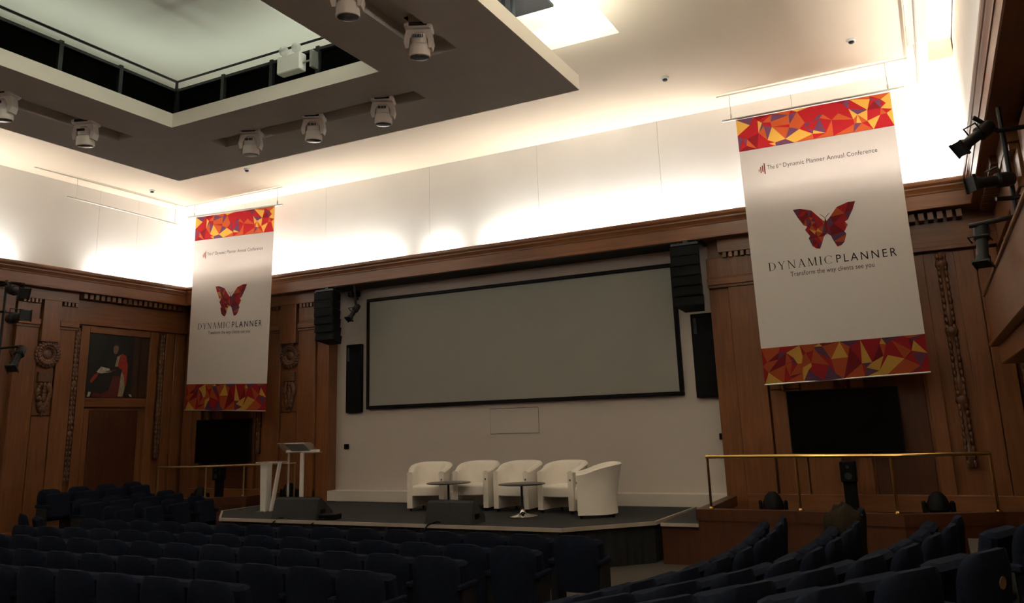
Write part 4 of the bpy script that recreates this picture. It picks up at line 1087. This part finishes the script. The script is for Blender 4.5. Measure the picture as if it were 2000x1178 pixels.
ROWS = [(8.34, [-4.254, -3.699, -3.144, -2.59, -2.049, -1.444, -.922, -.326, .159, .752, 1.285, 1.893, 2.429, 3.041, 3.582]),
        (7.52, [-4.55, -3.999, -3.485, -2.896, -2.344, -1.778, -1.257, -.645, -.139, .438, .964, 1.563, 2.115, 2.712, 3.251]),
        (6.79, [-3.98, -3.414, -2.908, -2.247, -1.734, -1.138, -.623, .01, .547, 1.133, 1.666, 2.276, 2.812]),
        (5.97, [-2.60, -2.017, -1.417, -.876, -.269, .257, .839, 1.385, 1.996, 2.56]),
        (5.20, [-1.30, -.718, -.156, .415, 1.047, 1.604])]
RN = ['front', 'second', 'third', 'fourth', 'fifth']
for (y, xs), rn in zip(ROWS, RN):
    n = len(xs)
    # even out the pitch a little while keeping the row's ends
    fit = [xs[0] + (xs[-1] - xs[0]) * i / (n - 1) for i in range(n)]
    for i, x in enumerate(fit):
        seat(x + .26, y + .235, 0, 0, 'dark blue seat, %s from right aisle, %s row of centre block' % (ORD[n - 1 - i], rn), 'centre block seats')
def resample(path, step):
    P_ = [Vector(p) for p in path]; out = [P_[0]]; need = step; cur = P_[0]; k = 1
    while k < len(P_):
        L_ = (P_[k] - cur).length
        if L_ < need: need -= L_; cur = P_[k]; k += 1
        else: cur = cur + (P_[k] - cur).normalized() * need; out.append(cur); need = step
    return [(p.x, p.y) for p in out]
def arc_row(path, z, name, s, group, first=0):
    path = resample(path, .60)
    # seats between successive far-corner points of the row
    for i, (x, y) in enumerate(path):
        a = Vector(path[max(i - 1, 0)]); b_ = Vector(path[min(i + 1, len(path) - 1)]); d_ = (b_ - a).normalized()
        c = Vector((x, y)) - d_ * .27
        fc = Vector((-d_.y, d_.x)) if s > 0 else Vector((d_.y, -d_.x))
        c = c + fc * .235
        rz = math.atan2(-fc.x, fc.y)
        o = seat(c.x, c.y, z, rz, 'dark blue seat, %s from near end, %s' % (ORD[i], name), group)
arc_row(ROW_A, TIER['a'], 'first curved row, right block', 1, 'right block seats')
arc_row(ROW_B, TIER['b'], 'second curved row, right block', 1, 'right block seats')
arc_row(ROW_C, TIER['c'], 'third curved row, right block', 1, 'right block seats')
arc_row(ROW_D, TIER['d'], 'fourth row, right block', 1, 'right block seats')
o = seat(7.43, 5.50, .43, math.radians(62), 'dark blue seat with a round yellow number badge by the right wall', 'right block seats')
MB().lathe([(.034, 0), (.034, .006)], seg=16).xform(Matrix.Translation((.0, -.2535, .70)) @ Matrix.Rotation(math.radians(96), 4, 'X')).obj('number_badge', 'badge_yellow', o)
seat(7.76, 6.86, .43, math.radians(66), 'dark blue seat cut by the right edge of the picture', 'right block seats')
for j, (x, z, nm) in enumerate(((-5.6, 0, 'row nearest the stage'), (-6.5, .10, 'middle row'), (-7.42, .26, 'row against the wall'))):
    for i in range(4):
        y = (10.0, 10.05, 10.0)[j] + i * .575
        if y > 12.1: continue
        seat(x + .24 + .02 * i, y, z, math.radians(-82), 'dark blue seat, %s from near end, left block, %s' % (ORD[i], nm), 'left block seats')
seat(-5.95, 8.85, 0, math.radians(-25), 'single dark blue seat at the left edge across the aisle', 'left block seats')

# coat thrown over two seats of the right block
b = MB(); nu, nv = 26, 16; vs = []
rnd = random.Random(9)
for j in range(nv + 1):
    for i in range(nu + 1):
        t_ = 2 * PI * (i % nu) / nu; f = j / nv
        r = (.02 + .98 * math.sin(PI / 2 * min(1, f * 1.25)) ** .7) * (1 + .10 * math.sin(3 * t_ + f * 3) + .06 * math.sin(7 * t_ + 6 * f))
        vs.append((r * math.cos(t_) * .30, r * math.sin(t_) * .20, .12 - .50 * f ** 3.2 + .05 * math.sin(2 * t_ + .6) * (1 - f) + .02 * math.sin(5 * t_ + 8 * f)))
fs = []
for j in range(nv):
    for i in range(nu):
        a = j * (nu + 1) + i; fs.append((a, a + 1, a + nu + 2, a + nu + 1))
o = b.add(vs, fs).obj('coat', 'coat_brown', None, True, 80); o.location = (6.44, 9.5, .95); o.rotation_euler = (0, 0, 1.5)
tag(o, 'brown coat heaped over seats in the right block', 'coat')
